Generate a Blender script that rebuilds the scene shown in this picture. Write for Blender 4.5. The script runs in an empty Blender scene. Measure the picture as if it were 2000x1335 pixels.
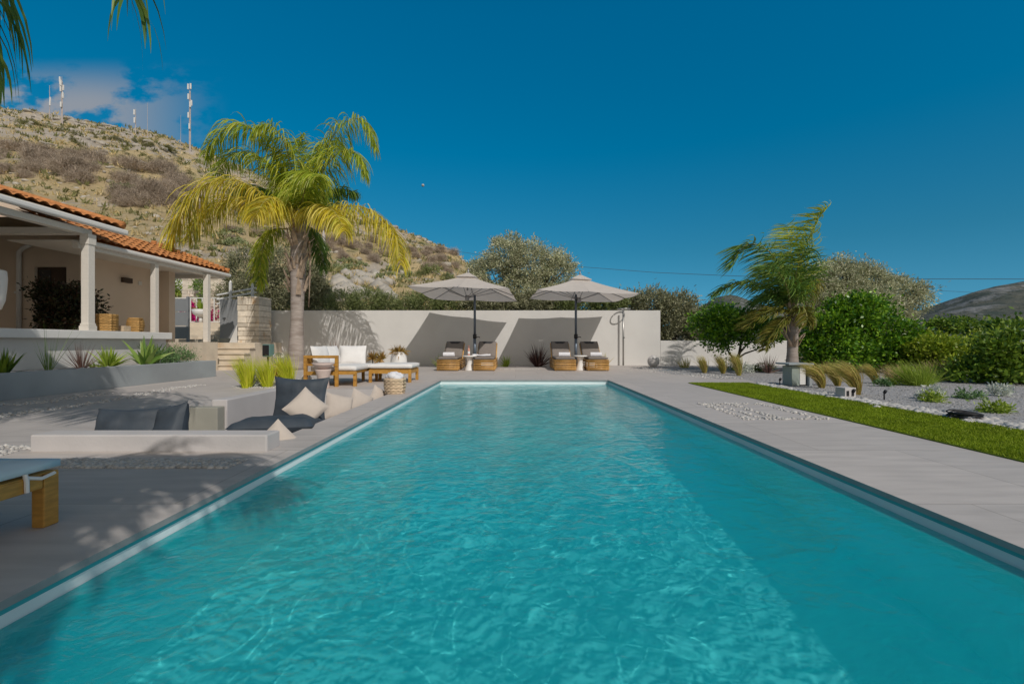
import bpy, bmesh, math, random
import numpy as np
from mathutils import Vector, Matrix, noise as mnoise
S = bpy.context.scene
C = S.collection
PI = math.pi
# ------------------------------------------------------------------ camera, sky, sun, exposure
CAM_H, FOC, CX, CY = 0.85, 889.0, 1007.0, 668.5
cam = bpy.data.objects.new('camera', bpy.data.cameras.new('camera')); C.objects.link(cam)
cam.location = (0, 0, CAM_H); cam.rotation_euler = (PI/2, 0, 0)
cam.data.sensor_width = 36; cam.data.lens = 36*FOC/2000
cam.data.shift_x = -(CX-1000)/2000; cam.data.shift_y = (CY-667.5)/2000
cam.data.clip_start = 0.05; cam.data.clip_end = 9000
S.camera = cam
SUN_T = Vector((-0.55, 1.0, -1.0)).normalized()
sl = bpy.data.lights.new('sun', 'SUN'); sl.energy = 2.35; sl.angle = math.radians(0.5); sl.color = (1.0, 0.95, 0.885)
sun = bpy.data.objects.new('sun', sl); C.objects.link(sun)
sun.rotation_euler = SUN_T.to_track_quat('-Z', 'Y').to_euler()
S.view_settings.view_transform = 'Standard'; S.view_settings.look = 'None'
S.view_settings.exposure = 0.0; S.view_settings.gamma = 1.0
S.cycles.use_denoising = True
S.cycles.max_bounces = 10; S.cycles.transparent_max_bounces = 16; S.cycles.diffuse_bounces = 3
S.cycles.sample_clamp_indirect = 4.0
W = bpy.data.worlds.new('World'); S.world = W; W.use_nodes = True
def nd(nt, t, **kw):
    n = nt.nodes.new(t)
    for k, v in kw.items(): setattr(n, k, v)
    return n
def mixc(nt, a, b, fac, mode='MIX'):
    n = nd(nt, 'ShaderNodeMix', data_type='RGBA', blend_type=mode)
    for sock, v in ((n.inputs[0], fac), (n.inputs[6], a), (n.inputs[7], b)):
        if hasattr(v, 'is_linked') or hasattr(v, 'links'): nt.links.new(v, sock)
        elif isinstance(v, (int, float)): sock.default_value = v
        else: sock.default_value = (*v, 1) if len(v) == 3 else v
    return n.outputs[2]
def mth(nt, op, a, b=0.0, clamp=False):
    n = nd(nt, 'ShaderNodeMath', operation=op, use_clamp=clamp)
    for i, v in enumerate((a, b)):
        if hasattr(v, 'links'): nt.links.new(v, n.inputs[i])
        else: n.inputs[i].default_value = v
    return n.outputs[0]
def maprange(nt, v, a, b, c=0.0, d=1.0, smooth=False):
    n = nd(nt, 'ShaderNodeMapRange', interpolation_type='SMOOTHSTEP' if smooth else 'LINEAR')
    nt.links.new(v, n.inputs[0])
    for i, x in enumerate((a, b, c, d)): n.inputs[1+i].default_value = x
    return n.outputs[0]
def build_world():
    nt = W.node_tree; bg = nt.nodes['Background']; L = nt.links.new
    sky = nd(nt, 'ShaderNodeTexSky', sky_type='NISHITA', sun_disc=False)
    sky.sun_elevation = math.radians(41.2); sky.sun_rotation = math.radians(151)
    sky.air_density = 1.0; sky.dust_density = 0.3; sky.ozone_density = 3.0
    bw = nd(nt, 'ShaderNodeRGBToBW'); L(sky.outputs[0], bw.inputs[0])
    tc = nd(nt, 'ShaderNodeTexCoord'); sp = nd(nt, 'ShaderNodeSeparateXYZ'); L(tc.outputs['Generated'], sp.inputs[0])
    hue = nd(nt, 'ShaderNodeValToRGB'); L(sp.outputs[2], hue.inputs[0]); e = hue.color_ramp.elements
    while len(e) < len(SKY_HUE): e.new(.5)
    for i, (p, c) in enumerate(SKY_HUE): e[i].position = p; e[i].color = (*c, 1)
    col = mixc(nt, hue.outputs[0], bw.outputs[0], 1.0, 'MULTIPLY')
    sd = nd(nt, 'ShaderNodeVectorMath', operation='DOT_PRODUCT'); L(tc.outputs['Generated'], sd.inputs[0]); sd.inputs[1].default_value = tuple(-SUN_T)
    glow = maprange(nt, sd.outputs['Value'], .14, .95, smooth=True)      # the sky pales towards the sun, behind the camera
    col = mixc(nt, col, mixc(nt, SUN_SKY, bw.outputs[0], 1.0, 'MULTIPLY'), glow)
    u = mth(nt, 'DIVIDE', sp.outputs[0], mth(nt, 'MAXIMUM', sp.outputs[1], 0.05))      # tan of azimuth
    v = mth(nt, 'DIVIDE', sp.outputs[2], mth(nt, 'MAXIMUM', sp.outputs[1], 0.05))
    m = mth(nt, 'MULTIPLY', maprange(nt, u, -0.62, -0.95, smooth=True), maprange(nt, sp.outputs[1], 0.0, 0.1))
    m = mth(nt, 'MULTIPLY', m, maprange(nt, v, 0.63, 0.52, smooth=True))
    cb = nd(nt, 'ShaderNodeCombineXYZ'); L(u, cb.inputs[0]); L(mth(nt, 'MULTIPLY', v, 1.8), cb.inputs[1])
    nz = nd(nt, 'ShaderNodeTexNoise'); L(cb.outputs[0], nz.inputs['Vector'])
    nz.inputs['Scale'].default_value = 7.0; nz.inputs['Detail'].default_value = 7; nz.inputs['Roughness'].default_value = 0.58
    c = mth(nt, 'MULTIPLY', maprange(nt, nz.outputs[0], 0.43, 0.56, smooth=True), m)
    col = mixc(nt, col, CLOUD, mth(nt, 'MULTIPLY', c, 0.95))
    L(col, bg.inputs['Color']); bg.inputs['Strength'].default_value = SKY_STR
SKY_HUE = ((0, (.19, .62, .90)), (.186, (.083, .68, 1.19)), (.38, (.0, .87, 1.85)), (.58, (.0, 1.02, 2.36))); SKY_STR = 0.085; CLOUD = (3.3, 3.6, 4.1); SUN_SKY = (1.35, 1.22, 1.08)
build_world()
# ------------------------------------------------------------------ helpers
def at(px, py, Y): return Vector(((px-CX)*Y/FOC, Y, CAM_H-(py-CY)*Y/FOC))
def gnd(px, py, z=0.0):
    Y = FOC*(CAM_H-z)/(py-CY); return Vector(((px-CX)*Y/FOC, Y, z))
class MB:
    def __init__(s): s.v = []; s.f = []
    def add(s, vs, fs):
        o = len(s.v); s.v += [tuple(q) for q in vs]; s.f += [tuple(i+o for i in f) for f in fs]; return s
    def box(s, x0, x1, y0, y1, z0, z1, M=None):
        vs = [Vector(q) for q in ((x0,y0,z0),(x1,y0,z0),(x1,y1,z0),(x0,y1,z0),(x0,y0,z1),(x1,y0,z1),(x1,y1,z1),(x0,y1,z1))]
        if M: vs = [M @ q for q in vs]
        return s.add(vs, [(3,2,1,0),(4,5,6,7),(0,1,5,4),(1,2,6,5),(2,3,7,6),(3,0,4,7)])
    def cbox(s, c, d, M=None):
        return s.box(c[0]-d[0]/2, c[0]+d[0]/2, c[1]-d[1]/2, c[1]+d[1]/2, c[2]-d[2]/2, c[2]+d[2]/2, M)
    def tube(s, pts, r, n=8, cap=True):
        pts = [Vector(p) for p in pts]; rs = r if isinstance(r, (list, tuple)) else [r]*len(pts)
        o = len(s.v); up = Vector((0,0,1)); N = len(pts)
        for i, p in enumerate(pts):
            t = (pts[min(i+1,N-1)]-pts[max(i-1,0)]); t = t.normalized() if t.length > 1e-9 else up
            a = t.cross(Vector((0,1,0)) if abs(t.y) < .9 else Vector((1,0,0))).normalized(); b = t.cross(a)
            for k in range(n):
                w = 2*PI*k/n; s.v.append(tuple(p+(a*math.cos(w)+b*math.sin(w))*rs[i]))
        for i in range(N-1):
            for k in range(n):
                k2 = (k+1) % n; s.f.append((o+i*n+k, o+i*n+k2, o+(i+1)*n+k2, o+(i+1)*n+k))
        if cap: s.f.append(tuple(o+k for k in range(n))[::-1]); s.f.append(tuple(o+(N-1)*n+k for k in range(n)))
        return s
    def lathe(s, prof, n=24, c=(0,0,0), cap=True):
        o = len(s.v); N = len(prof)
        for r, z in prof:
            for k in range(n):
                w = 2*PI*k/n; s.v.append((c[0]+r*math.cos(w), c[1]+r*math.sin(w), c[2]+z))
        for i in range(N-1):
            for k in range(n):
                k2 = (k+1) % n; s.f.append((o+i*n+k, o+i*n+k2, o+(i+1)*n+k2, o+(i+1)*n+k))
        if cap: s.f.append(tuple(o+k for k in range(n))[::-1]); s.f.append(tuple(o+(N-1)*n+k for k in range(n)))
        return s
    def ball(s, c, r, n=16, sq=1.0):
        pr = [(max(1e-4, r*math.sin(PI*i/n)), -r*sq*math.cos(PI*i/n)) for i in range(n+1)]
        return s.lathe(pr, n*2, c, False)
    def build(s, name, m, parent=None, smooth=False, bevel=0.0, seg=2):
        me = bpy.data.meshes.new(name); me.from_pydata(s.v, [], s.f); me.update()
        return link(name, me, m, parent, smooth, bevel, seg)
def link(name, me, m, parent=None, smooth=False, bevel=0.0, seg=2):
    o = bpy.data.objects.new(name, me); C.objects.link(o)
    if m: me.materials.append(m)
    if parent: o.parent = parent
    if smooth: me.polygons.foreach_set('use_smooth', [True]*len(me.polygons))
    if bevel:
        b = o.modifiers.new('bevel', 'BEVEL'); b.width = bevel; b.segments = seg; b.limit_method = 'ANGLE'; b.angle_limit = .6
    return o
def npmesh(name, V, k, m, parent=None, smooth=False):
    """V: (N*k,3) array, every k consecutive vertices one face"""
    V = np.asarray(V, dtype=np.float32).reshape(-1, 3); n = len(V)//k
    me = bpy.data.meshes.new(name); me.vertices.add(n*k); me.vertices.foreach_set('co', V.ravel())
    me.loops.add(n*k); me.loops.foreach_set('vertex_index', np.arange(n*k, dtype=np.int32))
    me.polygons.add(n); me.polygons.foreach_set('loop_start', np.arange(0, n*k, k, dtype=np.int32))
    me.update(calc_edges=True); me.validate()
    return link(name, me, m, parent, smooth)
def tag(o, label=None, cat=None, group=None, kind=None):
    if label: o['label'] = label
    if cat: o['category'] = cat
    if group: o['group'] = group
    if kind: o['kind'] = kind
    return o
def thing(name, label, cat, loc=(0,0,0), rz=0.0, group=None):
    o = bpy.data.objects.new(name, None); C.objects.link(o); o.empty_display_size = .1
    o.location = loc; o.rotation_euler = (0, 0, rz)
    return tag(o, label, cat, group)
def dup(root, loc, rz=0.0, label=None, group=None, scale=None):
    r = root.copy(); C.objects.link(r); r.location = loc; r.rotation_euler = (0, 0, rz)
    if scale: r.scale = (scale,)*3 if isinstance(scale, (int, float)) else scale
    if label: r['label'] = label
    if group: r['group'] = group
    for ch in list(root.children):
        c = ch.copy(); C.objects.link(c); c.parent = r
        for g in ch.children:
            d = g.copy(); C.objects.link(d); d.parent = c
    return r
def struct(o, kind='structure'): o['kind'] = kind; return o
# ------------------------------------------------------------------ materials
def mat(name, col, rough=.7, var=.12, scale=6.0, bump=0.0, bscale=40.0, spec=.35, metal=0.0, col2=None, f2=(.45,.65), detail=5, island=0.0, trans=0.0, stretch=None):
    m = bpy.data.materials.new(name); m.use_nodes = True; nt = m.node_tree; L = nt.links.new
    b = nt.nodes['Principled BSDF']; b.inputs['Roughness'].default_value = rough; b.inputs['Metallic'].default_value = metal
    b.inputs['Specular IOR Level'].default_value = spec
    tc = nd(nt, 'ShaderNodeTexCoord'); vec = tc.outputs['Object']
    if stretch:
        mp = nd(nt, 'ShaderNodeMapping'); mp.inputs['Scale'].default_value = stretch; L(vec, mp.inputs[0]); vec = mp.outputs[0]
    nz = nd(nt, 'ShaderNodeTexNoise'); L(vec, nz.inputs['Vector']); nz.inputs['Scale'].default_value = scale; nz.inputs['Detail'].default_value = detail
    lo = [max(0, c*(1-var)) for c in col]; hi = [min(1, c*(1+var)) for c in col]
    c = mixc(nt, lo, hi, maprange(nt, nz.outputs[0], .3, .7))
    if col2:
        n2 = nd(nt, 'ShaderNodeTexNoise'); L(vec, n2.inputs['Vector']); n2.inputs['Scale'].default_value = scale*.31; n2.inputs['Detail'].default_value = 6
        c = mixc(nt, c, col2, maprange(nt, n2.outputs[0], f2[0], f2[1], smooth=True))
    if island:
        g = nd(nt, 'ShaderNodeNewGeometry')
        h = nd(nt, 'ShaderNodeHueSaturation'); L(c, h.inputs['Color'])
        L(maprange(nt, g.outputs['Random Per Island'], 0, 1, 1-island, 1+island), h.inputs['Value']); c = h.outputs[0]
    L(c, b.inputs['Base Color'])
    if bump:
        n3 = nd(nt, 'ShaderNodeTexNoise'); L(vec, n3.inputs['Vector']); n3.inputs['Scale'].default_value = bscale; n3.inputs['Detail'].default_value = 5
        bp = nd(nt, 'ShaderNodeBump'); bp.inputs['Strength'].default_value = bump; bp.inputs['Distance'].default_value = .02
        L(n3.outputs[0], bp.inputs['Height']); L(bp.outputs[0], b.inputs['Normal'])
    if trans:
        t = nd(nt, 'ShaderNodeBsdfTranslucent'); L(c, t.inputs['Color']); mx = nd(nt, 'ShaderNodeMixShader'); mx.inputs[0].default_value = trans
        L(b.outputs[0], mx.inputs[1]); L(t.outputs[0], mx.inputs[2]); L(mx.outputs[0], nt.nodes['Material Output'].inputs[0])
    return m
def leafmat(name, cols, rough=.45, spec=.4, trans=.3):
    m = bpy.data.materials.new(name); m.use_nodes = True; nt = m.node_tree; L = nt.links.new
    b = nt.nodes['Principled BSDF']; b.inputs['Roughness'].default_value = rough; b.inputs['Specular IOR Level'].default_value = spec
    g = nd(nt, 'ShaderNodeNewGeometry'); r = nd(nt, 'ShaderNodeValToRGB'); L(g.outputs['Random Per Island'], r.inputs[0])
    e = r.color_ramp.elements
    while len(e) < len(cols): e.new(.5)
    for i, c in enumerate(cols): e[i].position = i/(len(cols)-1); e[i].color = (*[min(.8, q*1.4) for q in c], 1)
    tc = nd(nt, 'ShaderNodeTexCoord'); nz = nd(nt, 'ShaderNodeTexNoise'); L(tc.outputs['Object'], nz.inputs['Vector'])
    nz.inputs['Scale'].default_value = 2.2; nz.inputs['Detail'].default_value = 3
    h = nd(nt, 'ShaderNodeHueSaturation'); L(r.outputs[0], h.inputs['Color'])
    L(maprange(nt, nz.outputs[0], .3, .7, .8, 1.25), h.inputs['Value'])
    L(h.outputs[0], b.inputs['Base Color'])
    t = nd(nt, 'ShaderNodeBsdfTranslucent'); L(h.outputs[0], t.inputs['Color']); mx = nd(nt, 'ShaderNodeMixShader'); mx.inputs[0].default_value = trans
    L(b.outputs[0], mx.inputs[1]); L(t.outputs[0], mx.inputs[2]); L(mx.outputs[0], nt.nodes['Material Output'].inputs[0])
    return m
M = {}
M['wall'] = mat('wall_plaster', (.69,.67,.64), .85, .04, 1.5, .15, 60, spec=.2, col2=(.665,.63,.59), f2=(.5,.75))
M['house'] = mat('house_plaster', (.72,.585,.46), .9, .04, 1.5, .1, 60, spec=.2)
M['white'] = mat('white_paint', (.80,.78,.75), .5, .03, 3)
M['cream'] = mat('cream_timber', (.74,.69,.62), .6, .05, 4, stretch=(1,8,8))
M['terracotta'] = mat('terracotta', (.55,.235,.085), .8, .25, 9, .2, 60, spec=.2, col2=(.36,.13,.05), f2=(.55,.72))
M['concrete'] = mat('pale_concrete', (.55,.52,.51), .8, .06, 2.5, .12, 50, spec=.25, col2=(.47,.45,.44), f2=(.45,.7))
M['concrete2'] = mat('raw_concrete', (.36,.35,.30), .85, .08, 3, .15, 60, spec=.2)
M['planter'] = mat('grey_render', (.36,.39,.40), .85, .10, 1.6, .15, 40, spec=.2, col2=(.30,.32,.33), f2=(.45,.65))
M['stone'] = mat('travertine', (.70,.60,.47), .8, .12, 3, .3, 25, spec=.2, col2=(.60,.43,.27), f2=(.56,.72))
M['masonry'] = mat('rubble_stone', (.76,.67,.55), .9, .12, 7, .4, 30, spec=.15, col2=(.62,.38,.17), f2=(.58,.72), island=.22)
M['mortar'] = mat('mortar', (.55,.48,.40), .95, .1, 20)
M['bamboo'] = mat('bamboo', (.52,.30,.10), .5, .2, 7, spec=.4, col2=(.36,.18,.06), f2=(.5,.7), island=.22)
M['teak'] = mat('golden_wood', (.50,.26,.05), .42, .22, 4, .1, 30, spec=.45, stretch=(3,3,14), col2=(.34,.15,.03), f2=(.5,.75))
M['gcush'] = mat('taupe_canvas', (.235,.205,.185), .9, .06, 20, .1, 200, spec=.1)
M['dcush'] = mat('charcoal_canvas', (.05,.05,.055), .85, .08, 20, spec=.15)
M['navy'] = mat('slate_blue_fabric', (.050,.064,.082), .62, .12, 6, .25, 12, spec=.4)
M['beige'] = mat('beige_linen', (.56,.49,.43), .9, .04, 10, .15, 150, spec=.1)
M['wcush'] = mat('white_canvas', (.80,.78,.76), .85, .03, 6, .12, 30, spec=.15)
M['bcush'] = mat('pale_blue_canvas', (.62,.72,.76), .85, .06, 4, .1, 60, spec=.15)
M['towel'] = mat('white_towel', (.82,.81,.84), .95, .04, 30, .5, 160, spec=.05)
M['canopy'] = mat('ecru_canvas', (.76,.70,.645), .9, .03, 5, .05, 120, spec=.1, trans=.35)
M['alu'] = mat('grey_metal', (.30,.30,.31), .4, .05, 5, metal=.6)
M['pole'] = mat('slate_pole', (.13,.16,.20), .4, .05, 5, metal=.5)
M['steel'] = mat('brushed_steel', (.42,.41,.39), .35, .05, 5, metal=.8)
M['black'] = mat('black_plastic', (.02,.02,.022), .5, .1, 10)
M['gate'] = mat('grey_steel_panel', (.33,.335,.34), .5, .04, 4, metal=.2)
M['wicker'] = mat('woven_wicker', (.55,.33,.12), .7, .2, 14, spec=.2, island=.25)
M['palewick'] = mat('pale_wicker', (.62,.48,.33), .75, .15, 14, spec=.2, island=.2)
M['pinkstone'] = mat('blush_stone', (.62,.50,.45), .7, .05, 6, .1, 60, spec=.25)
M['pebble'] = mat('white_pebble', (.52,.50,.475), .7, .08, 9, spec=.2, island=.22)
M['gstone'] = mat('grey_stone_chip', (.31,.30,.295), .85, .1, 9, spec=.2, island=.5)
M['rock'] = mat('limestone', (.46,.42,.36), .95, .2, 1.2, .6, 4, spec=.1, col2=(.25,.21,.16), f2=(.5,.7))
M['bark'] = mat('grey_bark', (.14,.11,.085), .95, .3, 8, .6, 25, spec=.1)
M['palmbark'] = mat('palm_trunk', (.40,.345,.31), .95, .16, 5, .4, 25, spec=.1, col2=(.30,.25,.22), f2=(.45,.65), stretch=(1,1,5))
M['boot'] = mat('palm_boot', (.47,.36,.27), .95, .25, 9, .4, 30, spec=.1, col2=(.26,.16,.10), f2=(.52,.68), island=.2)
M['glass'] = mat('dark_glass', (.02,.025,.03), .04, .02, 3, spec=.8)
M['doorwood'] = mat('dark_door', (.07,.045,.03), .5, .2, 4)
M['soil'] = mat('dry_soil', (.24,.19,.13), .95, .25, 3, .3, 20, spec=.1)
M['pink'] = leafmat('bougainvillea', [(.50,.01,.16),(.62,.02,.24),(.40,.01,.13)], trans=.3)
M['palmgreen'] = leafmat('palm_green', [(.15,.24,.02),(.30,.36,.03),(.46,.45,.06),(.22,.30,.02)], .4, .4, .4)
M['palmyellow'] = leafmat('palm_yellow', [(.36,.33,.02),(.54,.43,.03),(.62,.48,.12),(.32,.34,.02)], .45, .35, .4)
M['palmdark'] = leafmat('palm_dark', [(.05,.12,.02),(.10,.18,.03),(.16,.22,.04)], .4, .4, .3)
M['palmbrown'] = leafmat('palm_brown', [(.15,.13,.025),(.11,.13,.02),(.20,.16,.03)], .5, .3, .3)
M['rib'] = mat('palm_rib', (.33,.31,.10), .5, .15, 5)
M['olive'] = leafmat('olive_leaf', [(.12,.13,.06),(.20,.20,.11),(.30,.29,.19),(.15,.16,.08)], .55, .3, .2)
M['oliveg'] = leafmat('olive_green_leaf', [(.10,.13,.035),(.17,.20,.07),(.22,.24,.12)], .55, .3, .25)
M['olivel'] = leafmat('olive_pale_leaf', [(.21,.235,.12),(.35,.36,.22),(.48,.46,.33),(.25,.27,.135)], .55, .3, .2)
M['citrus'] = leafmat('citrus_leaf', [(.02,.075,.008),(.07,.18,.010),(.22,.36,.02),(.03,.11,.008)], .35, .5, .25)
M['citrus2'] = leafmat('citrus_young_leaf', [(.09,.16,.01),(.20,.27,.018),(.30,.34,.03),(.13,.20,.012)], .4, .45, .3)
M['hedge'] = leafmat('hedge_leaf', [(.04,.09,.01),(.10,.17,.015),(.19,.26,.025)], .4, .45, .25)
M['shrub'] = leafmat('scrub_leaf', [(.10,.105,.035),(.16,.155,.06),(.20,.19,.09)], .7, .2, .15)
M['cactus'] = leafmat('cactus_pad', [(.15,.19,.07),(.22,.25,.12),(.28,.30,.17)], .6, .3, .05)
M['twig'] = leafmat('bare_twig', [(.26,.205,.155),(.33,.27,.21),(.29,.235,.19)], .9, .1, .0)
M['feather'] = leafmat('feather_grass', [(.33,.40,.02),(.44,.47,.03),(.52,.50,.06)], .5, .3, .35)
M['feather2'] = leafmat('feather_grass_dry', [(.40,.30,.10),(.50,.38,.15),(.30,.29,.06),(.24,.27,.05)], .5, .3, .3)
M['drygrass'] = leafmat('dry_grass', [(.46,.36,.17),(.40,.31,.15),(.52,.42,.24)], .8, .1, .2)
M['flax'] = leafmat('dark_flax', [(.035,.016,.016),(.06,.028,.026),(.09,.045,.035)], .4, .4, .1)
M['flaxred'] = leafmat('bronze_flax', [(.11,.06,.05),(.17,.10,.08),(.06,.03,.03)], .4, .4, .1)
M['fern'] = leafmat('fern_green', [(.14,.23,.02),(.24,.32,.04),(.30,.36,.06)], .45, .35, .3)
M['broad'] = leafmat('broad_leaf', [(.08,.16,.03),(.16,.26,.05),(.24,.32,.08)], .4, .4, .25)
M['juniper'] = leafmat('juniper', [(.06,.13,.05),(.11,.19,.07),(.16,.24,.10)], .6, .2, .15)
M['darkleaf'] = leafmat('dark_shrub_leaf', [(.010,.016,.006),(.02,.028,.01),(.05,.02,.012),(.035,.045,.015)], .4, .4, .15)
M['silver'] = leafmat('silver_leaf', [(.42,.45,.40),(.55,.56,.50),(.30,.34,.25)], .7, .2, .15)
M['succ'] = leafmat('bronze_succulent', [(.20,.11,.03),(.28,.16,.04),(.16,.14,.03)], .5, .3, .15)
M['orange'] = leafmat('orange_croton', [(.50,.22,.03),(.55,.35,.05),(.30,.20,.03)], .5, .3, .2)
def tile_mat(name, col, sx, sy, joint, jcol, rough=.6, streak=(.7,4,4), var=.10):
    m = mat(name, col, rough, var, 3.0, .06, 40, spec=.3, stretch=streak); nt = m.node_tree; L = nt.links.new
    b = nt.nodes['Principled BSDF']; src = b.inputs['Base Color'].links[0].from_socket
    br = nd(nt, 'ShaderNodeTexBrick'); tc = nd(nt, 'ShaderNodeTexCoord'); L(tc.outputs['Object'], br.inputs['Vector'])
    br.offset = .5; br.inputs['Scale'].default_value = 1; br.inputs['Mortar Size'].default_value = joint
    br.inputs['Mortar Smooth'].default_value = .1; br.inputs['Brick Width'].default_value = sx; br.inputs['Row Height'].default_value = sy
    br.inputs['Color1'].default_value = (.93,.93,.93,1); br.inputs['Color2'].default_value = (1.05,1.04,1.03,1); br.inputs['Mortar'].default_value = (*jcol, 1)
    L(mixc(nt, src, br.outputs[0], 1.0, 'MULTIPLY'), b.inputs['Base Color'])
    return m
M['deck'] = tile_mat('porcelain_paving', (.53,.485,.455), 1.2, 1.2, .004, (.68,.66,.64))
# ------------------------------------------------------------------ setting: ground, paving, pool
rnd = random.Random(7); nrg = np.random.default_rng(7)
PX0, PX1, PY0, PY1, WZ, PD = -1.69, 2.10, 0.6, 10.35, -0.10, -1.2
def in_pit(x, y):
    return (3.75 < y < 4.3 and -3.58 < x < -2.1) or (4.3 < y < 5.75 and -4.1 < x < -2.1) or (5.75 < y < 8.3 and -3.65 < x < -2.1)
def region(x, y):
    if PX0 < x < PX1 and PY0 < y < PY1: return 'pool'
    if in_pit(x, y): return 'pit'
    if x > 3.6 and y < 9.5 and x < 4.85: return 'lawn'
    if (x > 4.85 and y < 9.5) or (x > 5.25 and y < 10.6) or (x > 4.7 and 10.6 < y < 12) or (x > 4.2 and 12 < y < 14) or (x > 4.9 and 14 < y): return 'gravel'
    return 'deck'
gx = sorted({-16,-9,-7.5,-4.1,-3.65,-3.58,-2.1,PX0,PX1,3.6,4.2,4.7,4.85,4.9,5.25,30})
gy = sorted({-9,PY0,3.75,4.3,5.75,8.3,9.5,PY1,10.6,12,14,17.4})
cells = {'deck': MB(), 'gravel': MB(), 'lawn': MB()}
for i in range(len(gx)-1):
    for j in range(len(gy)-1):
        r = region((gx[i]+gx[i+1])/2, (gy[j]+gy[j+1])/2)
        if r == 'lawn': cells[r].box(gx[i], gx[i+1], gy[j], gy[j+1], -.02, .012)
        elif r in cells:
            z = {'deck': 0, 'gravel': -.004}[r]
            cells[r].add([(gx[i],gy[j],z),(gx[i+1],gy[j],z),(gx[i+1],gy[j+1],z),(gx[i],gy[j+1],z)], [(0,1,2,3)])
struct(cells['deck'].build('pool_deck', M['deck']))
M['gravelbed'] = mat('gravel_ground', (.40,.39,.39), .95, .35, 38, .8, 55, spec=.15, col2=(.30,.29,.285), f2=(.5,.7))
struct(cells['gravel'].build('gravel_bed', M['gravelbed']))
M['turf'] = mat('artificial_turf', (.15,.21,.012), .8, .3, 22, .5, 120, spec=.2, col2=(.16,.22,.02))
struct(cells['lawn'].build('lawn', M['turf']))
gm = MB(); X = [-4000,-16,30,4000]; Y = [-4000,-9,17.4,6000]
for i in range(3):
    for j in range(3):
        if (i, j) != (1, 1): gm.add([(X[i],Y[j],-.02),(X[i+1],Y[j],-.02),(X[i+1],Y[j+1],-.02),(X[i],Y[j+1],-.02)], [(0,1,2,3)])
M['ground'] = mat('orchard_ground', (.16,.13,.07), .95, .3, .5, .3, 3, spec=.1, col2=(.09,.11,.03))
struct(gm.build('ground', M['ground']))
# pool shell: walls set 2 cm behind the coping, floor, coping edge
b = MB(); e = .02; x0, x1, y0, y1 = PX0-e, PX1+e, PY0-e, PY1+e
z0, z1 = PD, -.03
b.add([(x0,y0,z0),(x1,y0,z0),(x1,y1,z0),(x0,y1,z0),(x0,y0,z1),(x1,y0,z1),(x1,y1,z1),(x0,y1,z1)],
      [(0,1,2,3),(0,4,5,1),(1,5,6,2),(2,6,7,3),(3,7,4,0)])
M['pool'] = mat('pool_plaster', (.82,.89,.89), .75, .05, 1.3, .05, 30, spec=.2, col2=(.76,.83,.83), f2=(.5,.72))  # white plaster tinted turquoise to stand in for light bounced off the water
struct(b.build('pool_shell', M['pool']))
b = MB()   # the 3 cm edge of the coping slabs round the pool
X0, X1, Y0, Y1 = PX0, PX1, PY0, PY1
for a, c_ in (((X0,Y0),(X1,Y0)),((X1,Y0),(X1,Y1)),((X1,Y1),(X0,Y1)),((X0,Y1),(X0,Y0))):
    b.add([(*a,0),(*c_,0),(*c_,-.03),(*a,-.03)], [(0,1,2,3)])
b.add([(X0,Y0,-.03),(X1,Y0,-.03),(X1,Y1,-.03),(X0,Y1,-.03),(x0,y0,-.03),(x1,y0,-.03),(x1,y1,-.03),(x0,y1,-.03)],
      [(0,1,5,4),(1,2,6,5),(2,3,7,6),(3,0,4,7)])
M['edge'] = mat('paving_edge', (.30,.31,.31), .7, .1, 8)
struct(b.build('coping_edge', M['edge']))
b = MB(); e2 = .017; q0, q1, r0_, r1_ = PX0-e2, PX1+e2, PY0-e2, PY1+e2
b.add([(q0,r0_,-.0302),(q1,r0_,-.0302),(q1,r1_,-.0302),(q0,r1_,-.0302),(q0,r0_,-.055),(q1,r0_,-.055),(q1,r1_,-.055),(q0,r1_,-.055)], [(0,1,5,4),(3,0,4,7),(1,2,6,5)])
struct(b.build('pool_liner_band', mat('teal_liner', (.06,.42,.46), .5, .08, 3)))
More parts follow.
